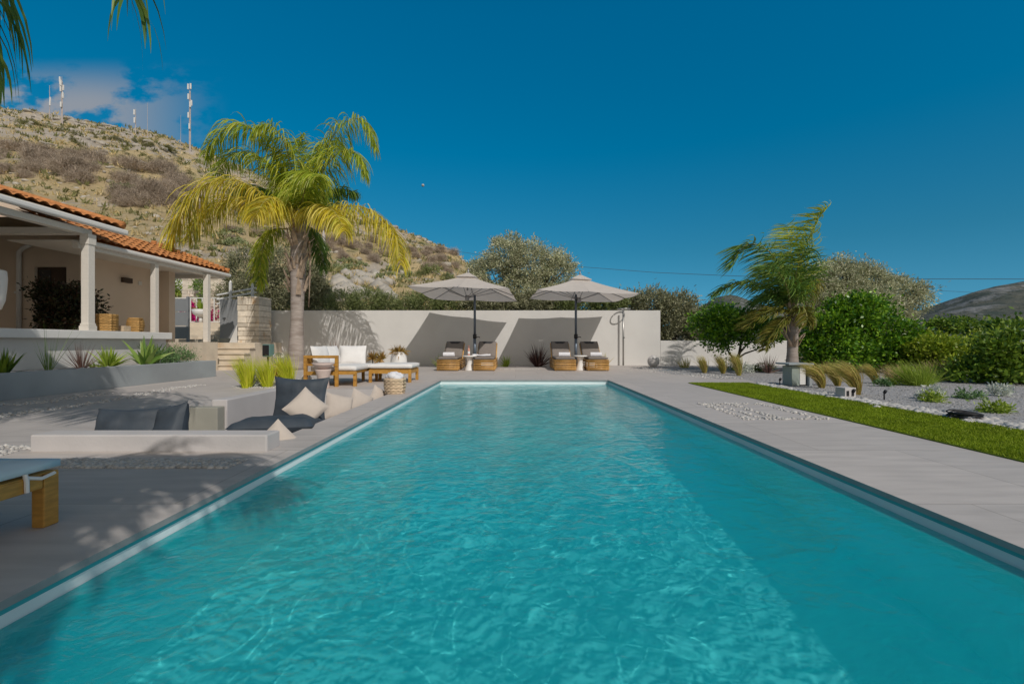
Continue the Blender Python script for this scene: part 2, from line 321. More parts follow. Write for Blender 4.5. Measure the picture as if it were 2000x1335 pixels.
# water: a rippled sheet that refracts (its ripples focus the sun on the floor), reflects, and is faintly cloudy
def water_mat():
    m = bpy.data.materials.new('pool_water'); m.use_nodes = True; nt = m.node_tree; L = nt.links.new
    nt.nodes.remove(nt.nodes['Principled BSDF']); out = nt.nodes['Material Output']
    tc = nd(nt, 'ShaderNodeTexCoord')
    def nz(sc, st, det, dist=0):
        mp = nd(nt, 'ShaderNodeMapping'); mp.inputs['Scale'].default_value = st; L(tc.outputs['Object'], mp.inputs[0])
        n = nd(nt, 'ShaderNodeTexNoise'); L(mp.outputs[0], n.inputs['Vector']); n.inputs['Scale'].default_value = sc
        n.inputs['Detail'].default_value = det; n.inputs['Distortion'].default_value = dist; return n.outputs[0]
    h = mth(nt, 'ADD', mth(nt, 'MULTIPLY', nz(3.0, (1,.9,1), 2, .5), .6), mth(nt, 'MULTIPLY', nz(11, (1,1.35,1), 3, .8), .32))
    bp = nd(nt, 'ShaderNodeBump'); bp.inputs['Strength'].default_value = .5; bp.inputs['Distance'].default_value = RIPPLE; L(h, bp.inputs['Height'])
    fr = nd(nt, 'ShaderNodeFresnel'); fr.inputs['IOR'].default_value = 1.33; L(bp.outputs[0], fr.inputs['Normal'])
    gl = nd(nt, 'ShaderNodeBsdfGlossy'); gl.inputs['Roughness'].default_value = .04; L(bp.outputs[0], gl.inputs['Normal'])
    gl.inputs['Color'].default_value = (1,1,1,1)
    rf = nd(nt, 'ShaderNodeBsdfRefraction'); rf.inputs['IOR'].default_value = 1.33; rf.inputs['Roughness'].default_value = 0.0
    rf.inputs['Color'].default_value = (*WATER_TINT, 1)
    df = nd(nt, 'ShaderNodeBsdfDiffuse'); df.inputs['Color'].default_value = (*WATER_CLOUD, 1); L(bp.outputs[0], df.inputs['Normal'])
    m0 = nd(nt, 'ShaderNodeMixShader'); m0.inputs[0].default_value = CLOUDY; L(rf.outputs[0], m0.inputs[1]); L(df.outputs[0], m0.inputs[2])
    mx = nd(nt, 'ShaderNodeMixShader'); L(fr.outputs[0], mx.inputs[0]); L(m0.outputs[0], mx.inputs[1]); L(gl.outputs[0], mx.inputs[2])
    L(mx.outputs[0], out.inputs[0]); return m
WATER_TINT = (.42,1.0,1.0); WATER_CLOUD = (.0,.90,1.0); CLOUDY = .26; RIPPLE = .042
nx, ny = 300, 780
def wave(x, y):
    q = Vector((x*2.2, y*1.9, 2.0)); q += Vector((mnoise.noise(q*.9+Vector((5,0,0))), mnoise.noise(q*.9), 0))*.5
    a = mnoise.noise(q); c = mnoise.noise(Vector((q.x*1.7+7, q.y*1.7, 9)))
    big = .35+.65*max(0, min(1, .5+1.1*mnoise.noise(Vector((x*.5, y*.35, 4)))))
    return big*(WAVE*math.exp(-(a/.12)**2)+WAVE*.55*math.exp(-(c/.13)**2))
WAVE = .0026
me = bpy.data.meshes.new('pool_water')
me.from_pydata([(PX0-.015+(PX1-PX0+.03)*i/(nx-1), PY0-.015+(PY1-PY0+.03)*j/(ny-1), WZ+wave(PX0+(PX1-PX0)*i/(nx-1), PY0+(PY1-PY0)*j/(ny-1))) for j in range(ny) for i in range(nx)], [],
               [(j*nx+i, j*nx+i+1, j*nx+nx+i+1, j*nx+nx+i) for j in range(ny-1) for i in range(nx-1)]); me.update()
water = struct(link('pool_water', me, water_mat(), None, True))
water.cycles.is_caustics_caster = True; bpy.data.objects['pool_shell'].cycles.is_caustics_receiver = True; sl.cycles.is_caustics_light = True
# ------------------------------------------------------------------ sunken lounge
PF = -.62
b = MB()   # outline of the pit walls (inside faces) and its floor
ol = [(-2.1,3.75),(-2.1,8.3),(-3.65,8.3),(-3.65,5.75),(-4.1,5.75),(-4.1,4.3),(-3.58,4.3),(-3.58,3.75)]
n = len(ol); b.add([(x,y,0) for x,y in ol]+[(x,y,PF) for x,y in ol], [(i,(i+1)%n,n+(i+1)%n,n+i) for i in range(n)]+[tuple(range(n,2*n))])
struct(b.build('sunken_lounge_floor', M['concrete']))
t = thing('sunken_lounge_bench', 'pale concrete bench built along the pool side of the sunken lounge', 'bench', (0,0,0))
MB().box(-2.98,-2.103,4.2,8.29,PF+.002,-.18).build('bench_seat', M['concrete'], t, bevel=.01)
MB().box(-4.095,-3.67,5.6,5.745,PF+.002,.05).build('backrest_block', M['concrete2'], t, bevel=.008)
MB().box(-3.84,-3.647,5.752,8.35,PF+.002,.125).build('back_wall', M['concrete'], t, bevel=.01)
k = MB().box(-3.79,-1.94,3.55,3.75,-.01,.13).build('kerb_wall', M['concrete'], None, bevel=.012)
k['kind'] = 'thing'; tag(k, 'low pale concrete kerb wall across the near end of the sunken lounge', 'low wall')
# ------------------------------------------------------------------ pebbles and gravel chips (nobody could count them)
def stones(name, pts, r0, r1, m, flat=.6):
    bm = bmesh.new(); bmesh.ops.create_icosphere(bm, subdivisions=1, radius=1)
    bv = np.array([v.co[:] for v in bm.verts]); bf = np.array([[v.index for v in f.verts] for f in bm.faces]); bm.free()
    N = len(pts); nv = len(bv)
    sc = nrg.uniform(r0, r1, (N,1,1))*nrg.uniform(.7,1.3,(N,1,3)); sc[:,:,2] *= flat
    V = bv[None]*(1+nrg.uniform(-.15,.15,(N,nv,1)))*sc
    a = nrg.uniform(0,2*PI,N); ca, sa = np.cos(a)[:,None], np.sin(a)[:,None]
    x, y = V[:,:,0]*ca-V[:,:,1]*sa, V[:,:,0]*sa+V[:,:,1]*ca
    V = np.stack([x, y, V[:,:,2]], 2)+np.asarray(pts)[:,None,:]
    F = (bf[None]+np.arange(N)[:,None,None]*nv).reshape(-1,3)
    me = bpy.data.meshes.new(name); me.from_pydata(V.reshape(-1,3).tolist(), [], F.tolist()); me.update()
    return struct(link(name, me, m, None, True), 'stuff')
def rect_pts(n, x0, x1, y0, y1, z=.004): return np.stack([nrg.uniform(x0,x1,n), nrg.uniform(y0,y1,n), np.full(n, z)], 1)
def line_pts(n, pts, w, z=.004):
    pts = [np.array(p, float) for p in pts]; out = []
    for _ in range(n):
        i = rnd.randrange(len(pts)-1); q = pts[i]+(pts[i+1]-pts[i])*rnd.random()
        out.append((q[0]+rnd.gauss(0,w), q[1]+rnd.gauss(0,w), z))
    return np.array(out)
P = [rect_pts(1500, -3.3,-1.95, 3.08,3.30), rect_pts(120, -4.3,-3.85, 3.4,3.75)]
P += [rect_pts(75, xx-.055, xx+.055, 5.0, 6.35) for xx in (2.58, 2.95, 3.38)]+[rect_pts(60, 2.5,3.5, 5.0,5.12), rect_pts(60, 2.5,3.5, 6.24,6.36), rect_pts(30, 2.72,2.78,5.1,6.3)]
g = lambda *a: gnd(*a)[:2]
P += [line_pts(650, [g(-60,822), g(60,803), g(140,793), g(260,774), g(345,757), g(385,752)], .07)]
P += [line_pts(260, [g(-40,795), g(80,785), g(200,768)], .12)]
P += [rect_pts(420, -9.0,4.6, 16.55,16.98), rect_pts(380, -5.3,-4.2, 8.5,8.75), rect_pts(500, -5.5,-4.2, 8.75,10.6), rect_pts(300,-.55,.75,14.3,14.4)]
P += [line_pts(260, [(4.3,12.2),(4.1,14.0),(4.4,15.6),(5.2,16.6)], .3), rect_pts(250, 4.4,5.4, 10.7,12.2), rect_pts(120, 5.6,8.5,15.8,16.8)]
stones('white_pebbles', np.concatenate(P), .011, .024, M['pebble'])
P = [line_pts(1500, [(4.97,1.0),(4.97,9.3)], .05), line_pts(420, [(4.99,2.5),(5.02,7.5)], .1), rect_pts(160,-7.95,-7.6,6.0,11.3,.36)]
stones('white_border_stones', np.concatenate(P), .03, .06, M['pebble'])
q = rect_pts(36000, 4.9,13, 1.5,14.5, -.008); q = q[(nrg.uniform(0,1,len(q)) < 9/(q[:,1]+2.0))]
q = np.array([p for p in q if region(p[0], p[1]) == 'gravel'])
stones('grey_gravel', q, .008, .021, M['gstone'])
# lawn blades
n = 90000; y = 1.2+8.28*nrg.uniform(0,1,n)**1.25; bx = nrg.uniform(3.61,4.84,n); a = nrg.uniform(0,2*PI,n); h = nrg.uniform(.010,.024,n); w = nrg.uniform(.003,.006,n)
p0 = np.stack([bx, y, np.full(n,.012)],1); d = np.stack([np.cos(a), np.sin(a), np.zeros(n)],1)
tip = p0+np.stack([nrg.normal(0,.012,n), nrg.normal(0,.012,n), h],1)
M['blade'] = leafmat('turf_blade', [(.145,.205,.006),(.17,.23,.01),(.195,.25,.014)], .6, .2, .25)
struct(npmesh('lawn_grass', np.stack([p0-d*w[:,None], p0+d*w[:,None], tip],1), 3, M['blade']), 'stuff')
# ------------------------------------------------------------------ garden walls
k = MB().box(-9.47,5.41,17.0,17.25,-.02,2.045).build('garden_wall', M['wall'], None, bevel=.012)
k['kind'] = 'thing'; tag(k, 'tall smooth off white rendered garden wall behind the umbrellas', 'wall')
k = MB().box(5.413,10.4,17.0,17.22,-.02,.92).build('garden_wall', M['wall'], None, bevel=.012)
k['kind'] = 'thing'; tag(k, 'lower off white garden wall stepping down behind the small citrus tree', 'wall')
# ------------------------------------------------------------------ hills
def interp(px, pts): return float(np.interp(px, [p[0] for p in pts], [p[1] for p in pts]))
RIDGE = [(-900,120),(-300,190),(0,232),(60,241),(130,252),(220,267),(300,279),(380,306),(450,335),(520,365),(600,395),(700,430),(800,467),(860,491),(912,527),(960,560),(1020,592),(1100,625),(1200,645),(1320,662)]
YB, YR = 19.0, 165.0
def hill_z(x, y):
    px = CX+FOC*x/y; zr = CAM_H+(CY-interp(px, RIDGE))/FOC*YR
    t = (y-YB)/(YR-YB)
    if t <= 0: return -.02
    base = zr*(1.06*t if t < .9 else .954+.046*(1-((t-1)/.1)**2) if t < 1 else 1-.9*(t-1))
    q = Vector((x*.05, y*.05, 1.7)); nn = mnoise.noise(q)*.55+mnoise.noise(q*3.1)*.25+mnoise.noise(q*9)*.10+mnoise.noise(q*24)*.045
    fade = min(1, t*5)*(1 if t < .8 else max(.15, 1-(t-.8)*4.2))
    rock = max(0, mnoise.noise(Vector((x*.16+9, y*.16, 4)))-.12)*3.2*fade
    return base+nn*3.2*fade+rock-.02
def hill_at(px, py):
    u, v = (px-CX)/FOC, (CY-py)/FOC; y = YB
    while y < YR*1.2:
        if hill_z(u*y, y) >= CAM_H+v*y-.001: return Vector((u*y, y, hill_z(u*y, y)))
        y += .25+y*.004
    return Vector((u*YR, YR, hill_z(u*YR, YR)))
def terrain(name, pxs, ys, fz, m):
    vs = []; fs = []; W_ = len(pxs)
    for y in ys:
        for px in pxs: x = (px-CX)/FOC*y; vs.append((x, y, fz(x, y)))
    for j in range(len(ys)-1):
        for i in range(W_-1): a = j*W_+i; fs.append((a, a+1, a+W_+1, a+W_))
    return struct(MB().add(vs, fs).build(name, m, None, True))
def hill_mat(name, grass, grass2, rock, green, zlo, zhi, sc, spk=1.1):
    m = bpy.data.materials.new(name); m.use_nodes = True; nt = m.node_tree; L = nt.links.new; b = nt.nodes['Principled BSDF']
    b.inputs['Roughness'].default_value = .95; b.inputs['Specular IOR Level'].default_value = .1
    tc = nd(nt, 'ShaderNodeTexCoord'); sp = nd(nt, 'ShaderNodeSeparateXYZ'); L(tc.outputs['Object'], sp.inputs[0])
    def nz(s, d=8, r=.6):
        n = nd(nt, 'ShaderNodeTexNoise'); L(tc.outputs['Object'], n.inputs['Vector']); n.inputs['Scale'].default_value = s*sc; n.inputs['Detail'].default_value = d; n.inputs['Roughness'].default_value = r; return n.outputs[0]
    c = mixc(nt, grass, grass2, maprange(nt, nz(.25), .35, .65, smooth=True))
    c = mixc(nt, c, green, maprange(nt, nz(.09, 9, .7), .52, .66, smooth=True))
    c = mixc(nt, c, [q*.62 for q in green], mth(nt, 'MULTIPLY', maprange(nt, nz(spk, 3, .6), .57, .64, smooth=True), .85))
    hgt = maprange(nt, sp.outputs[2], zlo, zhi)
    rk = mth(nt, 'ADD', nz(.13, 10, .68), mth(nt, 'MULTIPLY', hgt, .17))
    c = mixc(nt, c, mixc(nt, rock, [q*.68 for q in rock], maprange(nt, nz(.9, 8, .7), .42, .68)), maprange(nt, rk, .53, .62, smooth=True))
    L(c, b.inputs['Base Color'])
    bp = nd(nt, 'ShaderNodeBump'); bp.inputs['Strength'].default_value = .9; bp.inputs['Distance'].default_value = .6/sc; L(nz(.8, 10, .72), bp.inputs['Height']); L(bp.outputs[0], b.inputs['Normal'])
    return m
M['hill'] = hill_mat('hillside', (.57,.45,.25), (.46,.36,.21), (.50,.44,.37), (.28,.26,.12), 20, 75, 1.0)
terrain('hillside', list(np.arange(-900,1330,9)), list(19+146*np.linspace(0,1,150)**1.5)+[172,185,205,235], hill_z, M['hill'])
FR = [(1150,664),(1300,640),(1400,580),(1430,574),(1470,588),(1560,618),(1700,622),(1790,611),(1815,600),(1860,583),(1900,569),(1950,556),(2000,549),(2100,536),(2300,515),(2500,530),(2900,600)]
def far_z(x, y):
    px = CX+FOC*x/y; zr = CAM_H+(CY-interp(px, FR))/FOC*900
    t = (y-420)/480
    if t <= 0: return -.05
    base = zr*(t**1.1 if t < 1 else 1-.8*(t-1)); q = Vector((x*.008, y*.008, 3.3))
    return base+(mnoise.noise(q)*11+mnoise.noise(q*3)*5+mnoise.noise(q*9)*2.2)*min(1,t*4)*(.25 if t > .9 else 1)
M['far'] = hill_mat('far_hillside', (.155,.155,.125), (.095,.11,.095), (.27,.27,.265), (.065,.09,.075), 60, 190, .12, 1.6)
terrain('distant_hill', list(np.arange(1150,2900,12)), list(420+480*np.linspace(0,1,60))+[920,980,1100], far_z, M['far'])
mo = MB().ball((0,0,0), 11, 10).build('moon', mat('moon_rock', (.45,.45,.44), 1, .2, .1), None, True)
mo.location = at(826, 362, 3500); struct(mo)
# ------------------------------------------------------------------ villa with veranda
def wb(mb, name, m, parent, smooth=False, bevel=0.0):      # geometry given in world coordinates, parented to an unrotated thing
    L = parent.matrix_world.translation if False else Vector(parent.location)
    if parent.parent: L = L+Vector(parent.parent.location)
    mb.v = [tuple(Vector(q)-L) for q in mb.v]; return mb.build(name, m, parent, smooth, bevel)
def tiled(ex, ez, rx, rz_, y0, y1, y1r, per=.215):
    mb = MB(); ln = math.hypot(rx-ex, rz_-ez); rows = int(ln/.36)+1; ny_ = int((y1-y0)/per*8)+1
    nx_, nz_ = -(rz_-ez)/ln*(-1 if rx > ex else 1), abs(rx-ex)/ln
    for r in range(rows):
        o = len(mb.v)
        for v, lift in ((r/rows, .022), ((r+1.0)/rows, .0)):
            ye = y1+(y1r-y1)*v
            for i in range(ny_+1):
                y = y0+(y1-y0)*i/ny_; yy = min(y, ye)
                w = .062*abs(math.sin(PI*y/per))**.75+lift+(.004*math.sin(y*37+r*9))
                mb.v.append((ex+(rx-ex)*v, yy, ez+(rz_-ez)*v+w))
        for i in range(ny_): a = o+i; mb.f.append((a, a+1, a+ny_+2, a+ny_+1))
    return mb
villa = thing('villa', 'cream villa with tiled veranda roofs and white posts on the left', 'house', (-11,9,0))
B = MB
wb(B().box(-15,-9.16,-3,14.0,-.01,.86), 'terrace_base', M['stone'], villa)
wb(B().box(-9.158,-9.0,-3,11.72,-.01,.93), 'parapet', M['wall'], villa)
wb(B().box(-9.28,-8.86,-3,11.75,.932,1.10), 'parapet_cap', M['white'], villa, bevel=.012)
w = B().box(-16,-12.1,11.45,11.6,.862,4.4).box(-11.3,-10.952,11.45,11.6,.862,4.1).box(-12.1,-11.3,11.45,11.6,2.75,4.3)
wb(w, 'front_wall', M['house'], villa)
w = B().box(-11.1,-10.95,11.602,14.0,.862,3.55).box(-11.1,-10.66,14.0,14.25,.862,3.1)
wb(w, 'side_wall', M['house'], villa)
wb(B().box(-13.4,-13.2,-3,11.448,.862,4.4), 'side_wall', M['house'], villa)
d = wb(B().box(-12.1,-11.3,11.52,11.56,.865,2.748), 'door', M['doorwood'], villa)
wb(B().box(-12.04,-11.75,11.505,11.517,1.3,2.68), 'door_glass', M['glass'], d)
wb(B().box(-12.6,-12.42,11.43,11.448,2.08,2.14), 'wall_shelf', M['white'], villa)
def post(px, Y, z0, z1, w, x=None, flare=True):
    x = (px-CX)*Y/FOC if x is None else x; mb = B().box(x-w/2,x+w/2,Y-w/2,Y+w/2,z0,z1)
    if flare:
        mb.box(x-w*.66,x+w*.66,Y-w*.66,Y+w*.66,z0-.001,z0+.10); mb.box(x-w*.58,x+w*.58,Y-w*.58,Y+w*.58,z0+.101,z0+.15)
        mb.box(x-w*.6,x+w*.6,Y-w*.6,Y+w*.6,z1-.22,z1+.001)
    return wb(mb, 'post', M['cream'], villa, bevel=.008)
post(172, 9.58, 1.10, 3.12, .155)
post(302, 11.85, .86, 2.88, .13, flare=False); post(404, 13.75, .862, 2.9, .14, flare=False)
p = B().tube([(-12.42,11.38,.87),(-12.42,11.38,3.1),(-12.3,11.36,3.2),(-12.1,11.34,3.28)], .05)
wb(p, 'downpipe', M['white'], villa, True)
# roofs
wb(tiled(-8.78,3.40,-13.6,4.86,-3,10.2,10.2), 'roof', M['terracotta'], villa)
wb(B().tube([(-8.80,10.2,3.47),(-10,10.2,3.83),(-13.6,10.2,4.92)], .09, 10), 'verge_tiles', M['terracotta'], villa, True)
wb(B().box(-8.90,-8.76,-3,10.32,3.27,3.385), 'gutter', M['white'], villa, bevel=.03)
c1 = B(); n_ = 34
for i in range(n_):
    x0 = -8.92-4.4*i/n_; x1 = -8.92-4.4*(i+.985)/n_; c1.add([(x0,-3,3.30+(-8.92-x0)*.303),(x0,10.25,3.30+(-8.92-x0)*.303),(x1,10.25,3.30+(-8.92-x1)*.303),(x1,-3,3.30+(-8.92-x1)*.303)], [(0,1,2,3)])
wb(c1, 'ceiling', M['cream'], villa)
c1 = B().add([(-8.79,-3,3.392),(-8.79,10.24,3.392),(-13.6,10.24,4.85),(-13.6,-3,4.85)], [(0,1,2,3)])
wb(c1, 'roof_deck', M['soil'], villa)
wb(B().box(-9.2,-9.02,-3,9.7,3.12,3.24), 'eave_beam', M['cream'], villa, bevel=.008)
wb(B().box(-13.2,-9.202,9.5,9.66,3.12,3.26), 'end_beam', M['cream'], villa, bevel=.008)
wb(tiled(-9.25,3.08,-10.75,3.74,9.75,14.7,13.4), 'roof', M['terracotta'], villa)
wb(B().box(-13.6,-10.76,10.26,13.0,3.64,3.68), 'roof_deck', M['soil'], villa)  # hidden flat slab standing in for the roof, added to keep sun off the wall
hp = B(); N = 14
for i in range(N):     # hip end of the second roof
    a, c_ = i/N, (i+.9)/N; hp.tube([Vector((-9.25-1.5*a,14.7-1.3*a,3.16+.66*a)), Vector((-9.25-1.5*c_,14.7-1.3*c_,3.14+.66*c_))], [.085,.07], 8)
wb(hp, 'hip_tiles', M['terracotta'], villa, True)
wb(B().add([(-9.27,9.76,3.07),(-9.27,14.68,3.07),(-10.75,13.4,3.73),(-10.75,9.76,3.73),(-12.2,14.68,3.07)], [(0,1,2,3),(1,4,2)]), 'roof_deck', M['terracotta'], villa)
wb(B().box(-9.36,-9.22,9.75,14.78,2.965,3.065), 'gutter', M['white'], villa, bevel=.03)
wb(B().box(-9.5,-9.37,9.75,14.5,2.88,3.03), 'eave_beam', M['cream'], villa, bevel=.008)
wb(B().box(-12.2,-9.37,14.502,14.7,2.90,3.04), 'end_beam', M['cream'], villa)
wb(B().box(-10.95,-9.38,9.8,14.4,3.04,3.06), 'ceiling', M['cream'], villa)
lm = wb(B().box(-10.948,-10.86,12.62,12.92,2.52,2.66), 'wall_lamp', M['doorwood'], villa, bevel=.01)
wb(B().box(-10.948,-10.93,13.2,13.32,2.52,2.63), 'vent_cover', M['cream'], villa)
# stone steps beside the terrace
st = thing('stone_steps', 'broad travertine steps climbing to the grey gate beside the villa', 'steps', (-10.4,14,0))
for k in range(4): wb(B().box(-11.9,-8.74,14.05+.3*k,14.345+.3*k if k < 3 else 15.24,-.01,.17*(k+1)-.042).box(-11.92,-8.70,14.01+.3*k,14.345+.3*k if k < 3 else 15.24,.17*(k+1)-.04,.17*(k+1)), 'step', M['stone'], st, bevel=.008)
wb(B().box(-13.8,-8.74,15.245,17.3,-.01,.845), 'landing', M['stone'], st, bevel=.015)
# rubble pillar, each stone its own block in one mesh
def masonry(mb, x0, x1, y0, y1, z0, z1, seed=3):
    r = random.Random(seed); z = z0
    while z < z1-.02:
        h = min(r.uniform(.12,.24), z1-z); x = x0+r.uniform(-.02,.02)
        while x < x1-.02:
            w = min(r.uniform(.18,.46), x1-x+.02); j = lambda a=.014: r.uniform(-a, a)
            mb.box(x+.006, x+w-.006, y0+j(), y1+j(), z+.006, z+h-.006); x += w
        z += h
pl = thing('stone_pillar', 'chunky pale rubble stone gate pillar at the end of the white wall', 'pillar', (-9.3,16.3,0))
mb = B(); masonry(mb, -9.75,-9.0,15.95,16.75,.0,2.46); wb(mb, 'masonry', M['masonry'], pl, bevel=.012)
wb(B().box(-9.72,-9.03,15.985,16.72,0,2.43), 'mortar_core', M['mortar'], pl)
wb(B().add([(-10.05,15.98,.85),(-9.77,15.98,.85),(-9.77,15.98,1.5),(-10.05,16.4,.85),(-9.77,16.4,.85),(-9.77,16.4,1.5)],[(0,1,2),(5,4,3),(0,2,5,3),(0,3,4,1)]), 'buttress', M['wall'], pl)
gt = thing('steel_gate', 'plain grey sheet steel gate leaf hung on the stone pillar', 'gate', (-10.2,16.4,.85))
wb(B().box(-10.62,-9.78,16.35,16.40,1.0,2.40), 'gate_panel', M['gate'], gt, bevel=.006)
wb(B().box(-10.5,-10.4,16.30,16.348,1.72,1.75).tube([(-10.45,16.35,1.68),(-10.45,16.30,1.68)], .02), 'handle', M['steel'], gt)
g2 = thing('steel_gate', 'narrow grey steel gate leaf with two seams beside the villa corner', 'gate', (-12,16.4,.85))
wb(B().box(-12.35,-11.82,16.35,16.40,.98,1.44).box(-12.35,-11.82,16.35,16.40,1.455,1.95).box(-12.35,-11.82,16.35,16.40,1.965,2.42), 'gate_panel', M['gate'], g2, bevel=.004)
wb(B().box(-11.818,-11.75,16.33,16.42,.86,2.5), 'gate_post', M['gate'], g2)
s2 = thing('garden_stairs', 'shaded brown stone stairs rising behind the open gate', 'steps', (-13,18.5,.5))
for k in range(5): wb(B().box(-15,-11.9,17.6+.35*k,17.945+.35*k,.0,.98+.17*k), 'step', M['stone'], s2)
wb(B().box(-16,-11.6,19.35,24,.0,1.70), 'landing', M['stone'], s2)
rl = thing('picket_railing', 'white metal picket railing above the shaded stairs', 'railing', (-14.1,20,1.7))
mb = B().box(-15.6,-12.6,19.98,20.02,2.78,2.82).box(-15.6,-12.6,19.98,20.02,1.74,1.78); wb(mb, 'rail', M['white'], rl)
for k in range(12): wb(B().box(-15.6+.26*k,-15.56+.26*k,19.985,20.015,1.785,2.775), 'picket', M['white'], rl)
nh = thing('neighbour_house', 'white house wall with one dark window seen above the gate', 'house', (-20,26,1.5))
wb(B().box(-22,-18.15,26,29,1.0,4.75), 'wall', M['white'], nh); wb(B().box(-22.1,-18.1,25.9,29.1,4.752,4.9), 'roof_slab', M['wall'], nh)
wb(B().box(-18.95,-18.72,25.97,25.998,4.2,4.65), 'window', M['glass'], nh)
sw = thing('stone_wall', 'rubble stone retaining wall behind the white stair railing', 'wall', (-14,21,0)); sw['kind'] = 'thing'
mb = B(); masonry(mb, -15.4,-13.4,21,21.5,1.6,4.0, 9); wb(mb, 'masonry', M['masonry'], sw, bevel=.012); wb(B().box(-15.38,-13.42,21.03,21.47,1.6,3.97), 'mortar_core', M['mortar'], sw)
sr = thing('stair_railing', 'pale blue white stair railing sloping up behind the stone pillar', 'railing', (-11,18.6,2.6))
for x, z0, z1 in ((-11.65,2.3,3.3),(-10.75,2.5,3.2)): wb(B().box(x-.04,x+.04,18.56,18.64,z0,z1).lathe([(.055,0),(.03,.05),(.001,.10)],8,(x,18.6,z1)), 'railing_post', M['white'], sr)
for dz in (.0,.18,.36): wb(B().tube([(-12.2,18.6,2.42+dz),(-10.6,18.6,2.72+dz)], .035, 6), 'rail', M['white'], sr)
# things on the terrace and parapet
def wicker(mb, c, prof, turns, r=.014, seg=26):
    z0, z1 = prof[0][1], prof[-1][1]
    for k in range(turns):
        z = z0+(z1-z0)*(k+.5)/turns; R = float(np.interp(z, [p[1] for p in prof], [p[0] for p in prof]))
        mb.tube([(c[0]+(R+.006*(-1)**(i+k))*math.cos(2*PI*i/seg), c[1]+(R+.006*(-1)**(i+k))*math.sin(2*PI*i/seg), c[2]+z) for i in range(seg+1)], r, 5, False)
    return mb
def basket(name, label, loc, prof, turns, m, r=.014):
    t = thing(name, label, 'basket', loc); wicker(B(), (0,0,0), prof, turns, r).build('weave', M[m], t, True)
    B().lathe([(R-.012, z) for R, z in prof], 20, cap=True).build('liner', M['wicker'], t, True); return t
basket('wicker_basket', 'tall straight sided wicker basket on the veranda parapet', (-9.06,10.1,1.105), [(.17,0),(.18,.2),(.18,.37)], 13, 'wicker')
basket('wicker_basket', 'short rounded wicker basket at the far end of the parapet', (-9.06,10.85,1.105), [(.13,0),(.165,.14),(.15,.26),(.12,.33)], 12, 'wicker')
k = B().box(-.13,.13,-.11,.11,0,.13).build('wicker_box', M['palewick'], None, bevel=.02); k.location = (-9.06,10.47,1.10); tag(k, 'low pale woven box between the two wicker baskets', 'box')
ch = thing('pedestal_chair', 'white moulded pedestal chair on the terrace, cut by the left edge', 'chair', (-9.93,8.45,.86))
B().lathe([(.24,0),(.22,.03),(.09,.12),(.07,.3),(.10,.48),(.17,.58)], 20).build('pedestal', M['white'], ch, True)
s = B(); prof = [(.17,.56),(.26,.62),(.31,.78),(.33,1.0),(.34,1.2),(.33,1.34)]
s.lathe(prof, 28, cap=False); s.lathe([(R-.05, z+.02) for R, z in prof], 28, cap=False); s.lathe([(.33,1.34),(.31,1.355),(.28,1.36)], 28, cap=False)
s.build('shell', M['white'], ch, True); B().lathe([(.001,.62),(.24,.64),(.27,.72),(.001,.76)], 20).build('seat_pad', M['wcush'], ch, True)
# grey raised planter along the terrace
pt = thing('raised_planter', 'long low grey rendered planter bed along the veranda', 'planter', (-7.7,7,0))
wb(B().box(-7.62,-7.5,2.0,11.4,-.005,.40), 'front_kerb', M['planter'], pt, bevel=.01)
wb(B().box(-8.9,-7.622,11.28,11.4,-.005,.398), 'end_kerb', M['planter'], pt, bevel=.01)
wb(B().box(-8.98,-7.622,2.0,11.278,.0,.345), 'soil', M['gravelbed'], pt)
# ------------------------------------------------------------------ cushions
def cushion(name, w, h, t, m, parent=None, seed=1, pinch=.10, n=14, wr=.012, pw=.42):
    """pillow in the xz plane, centred, thickness along y; corners pinched out"""
    mb = MB(); r = random.Random(seed); ox = r.random()*50
    for s in (-1, 1):
        o = len(mb.v)
        for j in range(n+1):
            for i in range(n+1):
                u, v = 2*i/n-1, 2*j/n-1; e = (1-u*u)*(1-v*v)
                x = u*w/2*(1-pinch*(1-v*v)*abs(u)**3*1.0); z = v*h/2*(1-pinch*(1-u*u)*abs(v)**3)
                y = s*t/2*max(e,0)**pw
                k = mnoise.noise(Vector((x*7+ox, z*7, s*3)))*wr*min(1, e*4)
                mb.v.append((x, y+k, z))
        for j in range(n):
            for i in range(n):
                a = o+j*(n+1)+i; f = (a, a+1, a+n+2, a+n+1); mb.f.append(f if s < 0 else f[::-1])
    return mb.build(name, M[m], parent, True)
def put(o, loc, rx=0, ry=0, rz=0): o.location = loc; o.rotation_euler = (rx, ry, rz); return o
R_ = math.radians
def slab(mb, x0, x1, y0, y1, z0, z1): return mb.box(x0, x1, y0, y1, z0, z1)
def pad(name, x0, x1, y0, y1, z0, z1, m, parent, seed=0, puff=.02):
    mb = MB(); n = 12; k = 14
    for s, z in ((0, z0), (1, z1)):
        o = len(mb.v)
        for j in range(k+1):
            for i in range(n+1):
                u, v = 2*i/n-1, 2*j/k-1; e = ((1-u**6)*(1-v**6))
                zz = z+(puff*(e**.5-1)+mnoise.noise(Vector((u*2+seed, v*3, 1)))*.008 if s else puff*.6*(1-e**.5))
                mb.v.append((x0+(x1-x0)*(i/n), y0+(y1-y0)*(j/k), zz))
        for j in range(k):
            for i in range(n): a = o+j*(n+1)+i; f = (a, a+1, a+n+2, a+n+1); mb.f.append(f if s else f[::-1])
    W1 = n+1; T = (k+1)*W1; ring = [i for i in range(W1)]+[j*W1+n for j in range(1,k+1)]+[k*W1+i for i in range(n-1,-1,-1)]+[j*W1 for j in range(k-1,0,-1)]
    for a, c_ in zip(ring, ring[1:]+ring[:1]): mb.f.append((a, c_, c_+T, a+T))
    return mb.build(name, M[m], parent, True)
